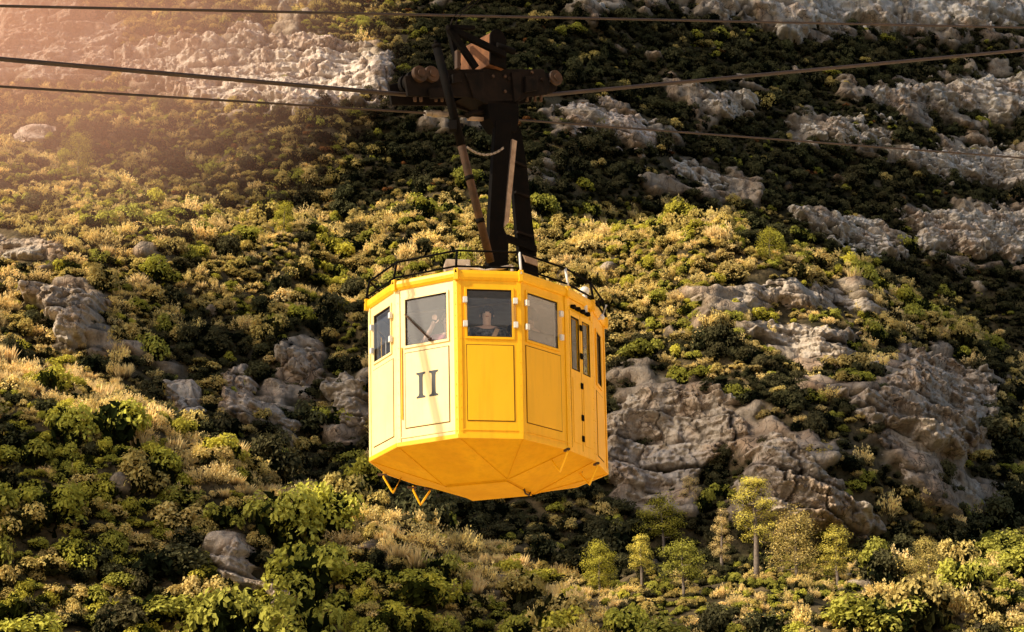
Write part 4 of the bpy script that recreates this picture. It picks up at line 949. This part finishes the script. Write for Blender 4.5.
# ------------------------------------------------------------------ passengers
def skin_mat(n, c): return simple(n, c, .55, .35, var=.12, bump=0)
M['skin'] = skin_mat('skin', (.74, .50, .38))
M['hair_d'] = simple('dark_hair', (.02, .014, .01), .6, .4, bump=0); M['hair_g'] = simple('grey_hair', (.32, .30, .28), .6, .4, bump=0); M['hair_b'] = simple('fair_hair', (.35, .24, .13), .6, .4, bump=0)
M['eye'] = simple('dark_eye', (.02, .02, .02), .2, .5, bump=0)
def cloth(n, c, c2=None, sc=9):
    return simple(n, c, .9, .1, col2=c2, scale=sc)
def skinmesh(name, chains, mat, parent, sub=2):
    """chains: list of lists of (co, radius) ; a chain may start at an existing point"""
    vs, rad, es, roots = [], [], [], []; idx = {}
    for ch in chains:
        prev = None
        for co, r in ch:
            k = tuple(round(q, 4) for q in co)
            if k not in idx:
                idx[k] = len(vs); vs.append(co); rad.append(r)
                if prev is None: roots.append(idx[k])
            if prev is not None and prev != idx[k]: es.append((prev, idx[k]))
            prev = idx[k]
    me = bpy.data.meshes.new(name); me.from_pydata(vs, es, []); o = link(name, me, mat, parent)
    o.modifiers.new('skin', 'SKIN').use_smooth_shade = True
    for i, v in enumerate(me.skin_vertices[0].data if me.skin_vertices else []): v.radius = (rad[i], rad[i]); v.use_root = i in roots
    if not me.skin_vertices: 
        sl = me.attributes.get('skin_vertex')
    s = o.modifiers.new('smooth', 'SUBSURF'); s.levels = sub; s.render_levels = sub
    return o
def person(loc, face, H, label, shirt, trousers, hair, hair_len=0, arms=('down', 'down'), strap=False):
    root = empty('person', CARM @ Vector(loc)); root.rotation_euler = (0, 0, face); tag(root, label, 'person')
    k = H / 1.75; P = lambda x, y, z: (x * k, y * k, z * k)          # faces -y before turning
    pel, sp, ch, nk, hb = P(0, 0, .95), P(0, .01, 1.12), P(0, .015, 1.32), P(0, .01, 1.49), P(0, -.01, 1.57)
    body = [[(pel, .13 * k), (sp, .125 * k), (ch, .15 * k), (P(0, .01, 1.42), .10 * k), (nk, .046 * k), (hb, .060 * k), (P(0, -.01, 1.65), .088 * k), (P(0, .0, 1.72), .062 * k)], [(P(0, -.01, 1.65), .088 * k), (P(0, -.105, 1.632), .014 * k)]]
    sleeves = []; legs = []
    for s, arm in zip((-1, 1), arms):
        sh_ = P(s * .19, .01, 1.42)
        if arm == 'down': el, wr, hd = P(s * .25, .03, 1.14), P(s * .24, -.06, .90), Vector((0, -.03, -.09))
        elif arm == 'rail': el, wr, hd = P(s * .27, -.05, 1.16), P(s * .16, -.30, 1.12), Vector((0, -.09, .01))
        else: el, wr, hd = P(s * .30, -.20, 1.26), P(s * .10, -.27, 1.52), Vector((-s * .03, -.02, .09))    # hand raised to the face
        body.append([(P(0, .01, 1.42), .10 * k), (sh_, .062 * k), (el, .042 * k), (wr, .028 * k), (tuple(Vector(wr) + hd * k * .6), .034 * k)])
        sleeves.append([(P(0, .01, 1.42), .115 * k), (sh_, .076 * k), (tuple(Vector(sh_).lerp(Vector(el), .75)), .062 * k)])
        hv = hd.normalized(); sd = hv.cross(Vector((0, 1, 0)) if abs(hv.y) < .8 else Vector((1, 0, 0))).normalized(); c = Vector(wr) + hd * k * .7
        for f, (off, ln) in enumerate(((-.026, .062), (-.009, .072), (.009, .068), (.026, .052))):
            p0 = c + sd * off * k; cu = hv.cross(sd) * .014 * k
            body.append([(tuple(p0), .009 * k), (tuple(p0 + hv * ln * .55 * k), .0085 * k), (tuple(p0 + hv * ln * k + cu), .0075 * k)])
        p0 = Vector(wr) + hd * .35 * k - sd * .03 * k; body.append([(tuple(p0), .010 * k), (tuple(p0 - sd * .025 * k + hv * .03 * k), .0095 * k), (tuple(p0 - sd * .03 * k + hv * .055 * k), .008 * k)])
        hip, kn, an, to = P(s * .095, 0, .90), P(s * .11, -.02, .50), P(s * .11, .02, .08), P(s * .13, -.16, .04)
        body.append([(pel, .13 * k), (hip, .085 * k), (kn, .055 * k), (an, .038 * k), (to, .035 * k)])
        legs.append([(P(0, 0, .97), .145 * k), (hip, .105 * k), (kn, .075 * k), (P(s * .11, .02, .12), .065 * k)])
    b = skinmesh('body', body, M['skin'], root)
    skinmesh('shirt', [[(P(0, 0, .92), .150 * k), (sp, .150 * k), (ch, .172 * k), (P(0, .01, 1.42), .115 * k), (P(0, .01, 1.455), .075 * k)]] + sleeves, shirt, root)
    skinmesh('trousers', legs, trousers, root)
    mb = MB()                                        # hair: a cap over the skull, longer at the back
    n, m = 20, 12
    vs = []; fs = []
    for i in range(m + 1):
        th = math.pi * .62 * i / m
        for q in range(n):
            ph = 2 * math.pi * q / n; back = .5 + .5 * math.sin(ph)           # +y is the back of the head
            t2 = th * (.80 + .34 * back); wv = 1 + .02 * math.sin(7 * ph) * math.sin(3 * th)
            z = 1.655 + .115 * math.cos(t2) - hair_len * back * max(0, (i / m - .55)) ; vs.append((.092 * wv * math.sin(t2) * math.cos(ph) * k, (.0 + .104 * wv * math.sin(t2) * math.sin(ph)) * k, z * k))
    for i in range(m):
        for q in range(n): fs.append((i * n + q, (i + 1) * n + q, (i + 1) * n + (q + 1) % n, i * n + (q + 1) % n))
    mb.add(vs, fs, True); mb.build('hair', hair, root)
    for s in (-1, 1):
        mb = MB(); mb.ball((s * .032 * k, -.080 * k, 1.650 * k), .015 * k, 8, 6, (1.2, .8, .7)); mb.build('eye', M['eye'], root)
        mb = MB(); mb.bar((s * .014 * k, -.088 * k, 1.672 * k), (s * .052 * k, -.078 * k, 1.674 * k), .012 * k, .009 * k); mb.build('eyebrow', hair, root)
        mb = MB(); mb.ball((s * .088 * k, .005 * k, 1.635 * k), .018 * k, 8, 6, (.4, .7, 1.2)); mb.build('ear', M['skin'], root)
    mb = MB(); mb.ball((0, -.083 * k, 1.598 * k), .022 * k, 10, 6, (1.1, .4, .28)); mb.build('mouth', skin_mat('lips', (.30, .10, .08)), root)
    if strap: mb = MB(); mb.bar(P(.13, -.13, 1.42), P(-.02, -.185, 1.08), .05, .012, (0, 1, 0)); mb.build('strap', cloth('tan_strap', (.42, .28, .18)), root)
    return root
person((-.04, -1.21, .03), R(4), 1.62, 'dark haired man in a dark patterned shirt looking out of the middle window', cloth('dark_patterned_shirt', (.012, .013, .016), (.25, .25, .25), 22), cloth('dark_trousers', (.02, .02, .03)), M['hair_d'], 0, ('down', 'down'), True)
person((-.50, -.93, .03), R(-20), 1.64, 'fair haired person in pink top raising a hand, behind the window above II', cloth('pink_top', (.62, .22, .28), (.5, .17, .22)), cloth('grey_trousers', (.2, .2, .2)), M['hair_b'], .12, ('face', 'down'))
person((.47, -.85, .03), R(-133), 1.70, 'dark haired person with back to the window between middle window and doors', cloth('grey_jacket', (.10, .10, .11)), cloth('navy_trousers', (.02, .025, .05)), M['hair_d'], .04)
person((-1.05, -.50, .03), R(-60), 1.50, 'person in a mottled beige top behind the leftmost window', cloth('mottled_beige_top', (.5, .38, .28), (.14, .08, .06), 26), cloth('brown_trousers', (.09, .06, .04)), M['hair_d'], .08)
person((.28, -.40, .03), R(25), 1.66, 'person in a black top standing behind the right edge of the middle window', cloth('black_top', (.012, .012, .012)), cloth('black_trousers', (.012, .012, .014)), M['hair_d'], .06)

# ------------------------------------------------------------------ added sheets out of view to the left, shaped to cast shadows on the slope
t3 = NT('shadow_caster_film'); t3.n.remove(t3.b)
tr = t3.new('ShaderNodeBsdfTransparent'); tr.inputs[0].default_value = (1, 1, 1, 1); df = t3.new('ShaderNodeBsdfDiffuse'); df.inputs[0].default_value = (.85, .85, .85, 1)
mx = t3.new('ShaderNodeMixShader'); mx.inputs[0].default_value = .72; t3.L(tr.outputs[0], mx.inputs[1]); t3.L(df.outputs[0], mx.inputs[2]); t3.L(mx.outputs[0], t3.out.inputs[0])
SU = Vector(SUN); ca = SU.cross(Vector((0, 0, 1))).normalized(); cb = ca.cross(SU); CT = 170.0
SHADE = [[(395, -90), (700, -120), (1250, -120), (1250, 480), (1100, 400), (1010, 345), (930, 300), (860, 262), (780, 225), (700, 200), (560, 204), (470, 196), (425, 168), (398, 100)],
 [(140, 350), (210, 328), (300, 316), (376, 322), (400, 470), (400, 498), (330, 486), (262, 462), (190, 420)],
 [(604, 400), (650, 372), (735, 396), (790, 430), (822, 480), (740, 500), (680, 512), (604, 520)],
 [(846, 448), (905, 472), (960, 476), (1010, 410), (978, 335), (1250, 330), (1250, 560), (900, 540), (835, 540)],
 [(350, 470), (384, 478), (610, 478), (700, 484), (840, 510), (810, 530), (720, 536), (640, 556), (600, 580), (520, 548), (430, 512)],
 [(-120, 425), (-20, 432), (70, 446), (140, 482), (260, 530), (400, 578), (380, 606), (250, 580), (120, 556), (-120, 530)],
 [(330, 610), (400, 575), (520, 590), (640, 640), (760, 660), (700, 760), (420, 760)],
 [(150, 138), (300, 128), (400, 126), (420, 185), (330, 210), (200, 194), (105, 165)]]
THICK = (.56, .84, .50, .76, .86, .74, .78, .52)
for q, poly in enumerate(SHADE):
    P = np.array(poly, float); P = np.stack([np.clip(P[:, 0], -110, 1140), np.clip(P[:, 1], -80, 700)], 1)
    sx, sy = np.meshgrid(np.arange(P[:, 0].min(), P[:, 0].max(), 4.), np.arange(P[:, 1].min(), P[:, 1].max(), 4.))
    ok = poly_sd(sx, sy, P.tolist()) + fbm(sx / 40, sy / 30, 4, 900 + q) * 16 > 0; W = hit(sx[ok], sy[ok]) + np.array([0, 0, .5])
    u = W @ np.array(ca); v = W @ np.array(cb); c0 = W.mean(0) @ SUN + CT; g_ = .6
    ga, gb = np.meshgrid(np.arange(u.min() - 4, u.max() + 4, g_), np.arange(v.min() - 4, v.max() + 4, g_))
    cov = np.zeros(ga.shape); cov[((v - gb[0, 0]) / g_ + .5).astype(int), ((u - ga[0, 0]) / g_ + .5).astype(int)] = 1
    for _ in range(3):
        cov = np.max([np.roll(np.roll(cov, a_, 0), b_, 1) for a_ in (-1, 0, 1) for b_ in (-1, 0, 1)], 0)
    for _ in range(2):
        cov = np.mean([np.roll(np.roll(cov, a_, 0), b_, 1) for a_ in (-1, 0, 1) for b_ in (-1, 0, 1)], 0)
    sd = (cov - .6) * 5
    th = 2.5 * np.sqrt(np.clip(sd, 0, 40) + .01) * (1 + .6 * fbm(ga / 4, gb / 4, 3, 950 + q)) * 1.6; fc = grid_faces(*ga.shape); kp = (sd.ravel()[fc] > 0).all(1); fc = fc[kp]
    if not len(fc): continue
    used = np.unique(fc); rm = np.full(ga.size, -1); rm[used] = np.arange(len(used)); fc = rm[fc]
    base = ga.ravel()[used, None] * np.array(ca) + gb.ravel()[used, None] * np.array(cb) + SUN * c0; tt = th.ravel()[used, None] * SUN
    me = mesh_np('shadow_caster', np.concatenate([base + tt, base - tt * .6]), np.concatenate([fc, fc[:, ::-1] + len(used)]), True)
    cm = t3.m if q == 0 else t3.m.copy(); [n_ for n_ in cm.node_tree.nodes if n_.type == 'MIX_SHADER'][0].inputs[0].default_value = THICK[q]
    tag(link('shadow_caster', me, cm), 'added unseen sheet left of the view that shades the slope', kind='structure')

# ------------------------------------------------------------------ sunlit haze hanging over the upper left of the slope
hz = NT('sunlit_haze'); hz.n.remove(hz.b); vs_ = hz.new('ShaderNodeVolumePrincipled'); vs_.inputs['Color'].default_value = (1, .63, .47, 1)
ln = hz.new('ShaderNodeVectorMath', operation='LENGTH'); hz.L(hz.objco(), ln.inputs[0])
q1 = hz.math('MAXIMUM', hz.math('SUBTRACT', 1.0, ln.outputs['Value']), 0.0)
hz.L(hz.math('MULTIPLY', hz.math('POWER', q1, 1.7), .105), vs_.inputs['Density']); hz.L(vs_.outputs[0], hz.out.inputs['Volume'])
mb = MB(); mb.ball((0, 0, 0), 1, 32, 20); hzo = mb.build('haze', hz.m); hzo.location = at(-20, -60, 85); hzo.scale = (22, 34, 12.5)
tag(hzo, 'warm sunlit haze in front of the upper left rocks', 'haze', kind='stuff')

# ------------------------------------------------------------------ light, sky, camera
w = bpy.data.worlds.new('World'); scene.world = w; w.use_nodes = True
sk = w.node_tree.nodes.new('ShaderNodeTexSky'); sk.sky_type = 'NISHITA'; sk.sun_disc = False
sk.sun_elevation = SUN_EL; sk.sun_rotation = -(math.pi - SUN_AZ); sk.air_density = 1.0; sk.dust_density = 3.0
bg = w.node_tree.nodes['Background']; bg.inputs[1].default_value = .135
w.node_tree.links.new(sk.outputs[0], bg.inputs[0])
ld = bpy.data.lights.new('sun', 'SUN'); ld.energy = 5.0; ld.angle = R(.5); ld.color = (1, .86, .64)
lo = bpy.data.objects.new('sun', ld); COL.objects.link(lo); lo.rotation_euler = Vector(SUN).to_track_quat('Z', 'Y').to_euler(); lo.location = (-30, -20, 40)
cd = bpy.data.cameras.new('camera'); cd.lens = 70; cd.sensor_width = 36; cd.clip_end = 6000; cd.clip_start = .1
co = bpy.data.objects.new('camera', cd); COL.objects.link(co); co.rotation_euler = (math.pi / 2 + PITCH, 0, 0)
scene.camera = co
scene.view_settings.view_transform = 'Standard'; scene.view_settings.look = 'None'; scene.view_settings.exposure = 0
scene.cycles.volume_bounces = 2; scene.cycles.max_bounces = 6; scene.cycles.transparent_max_bounces = 12
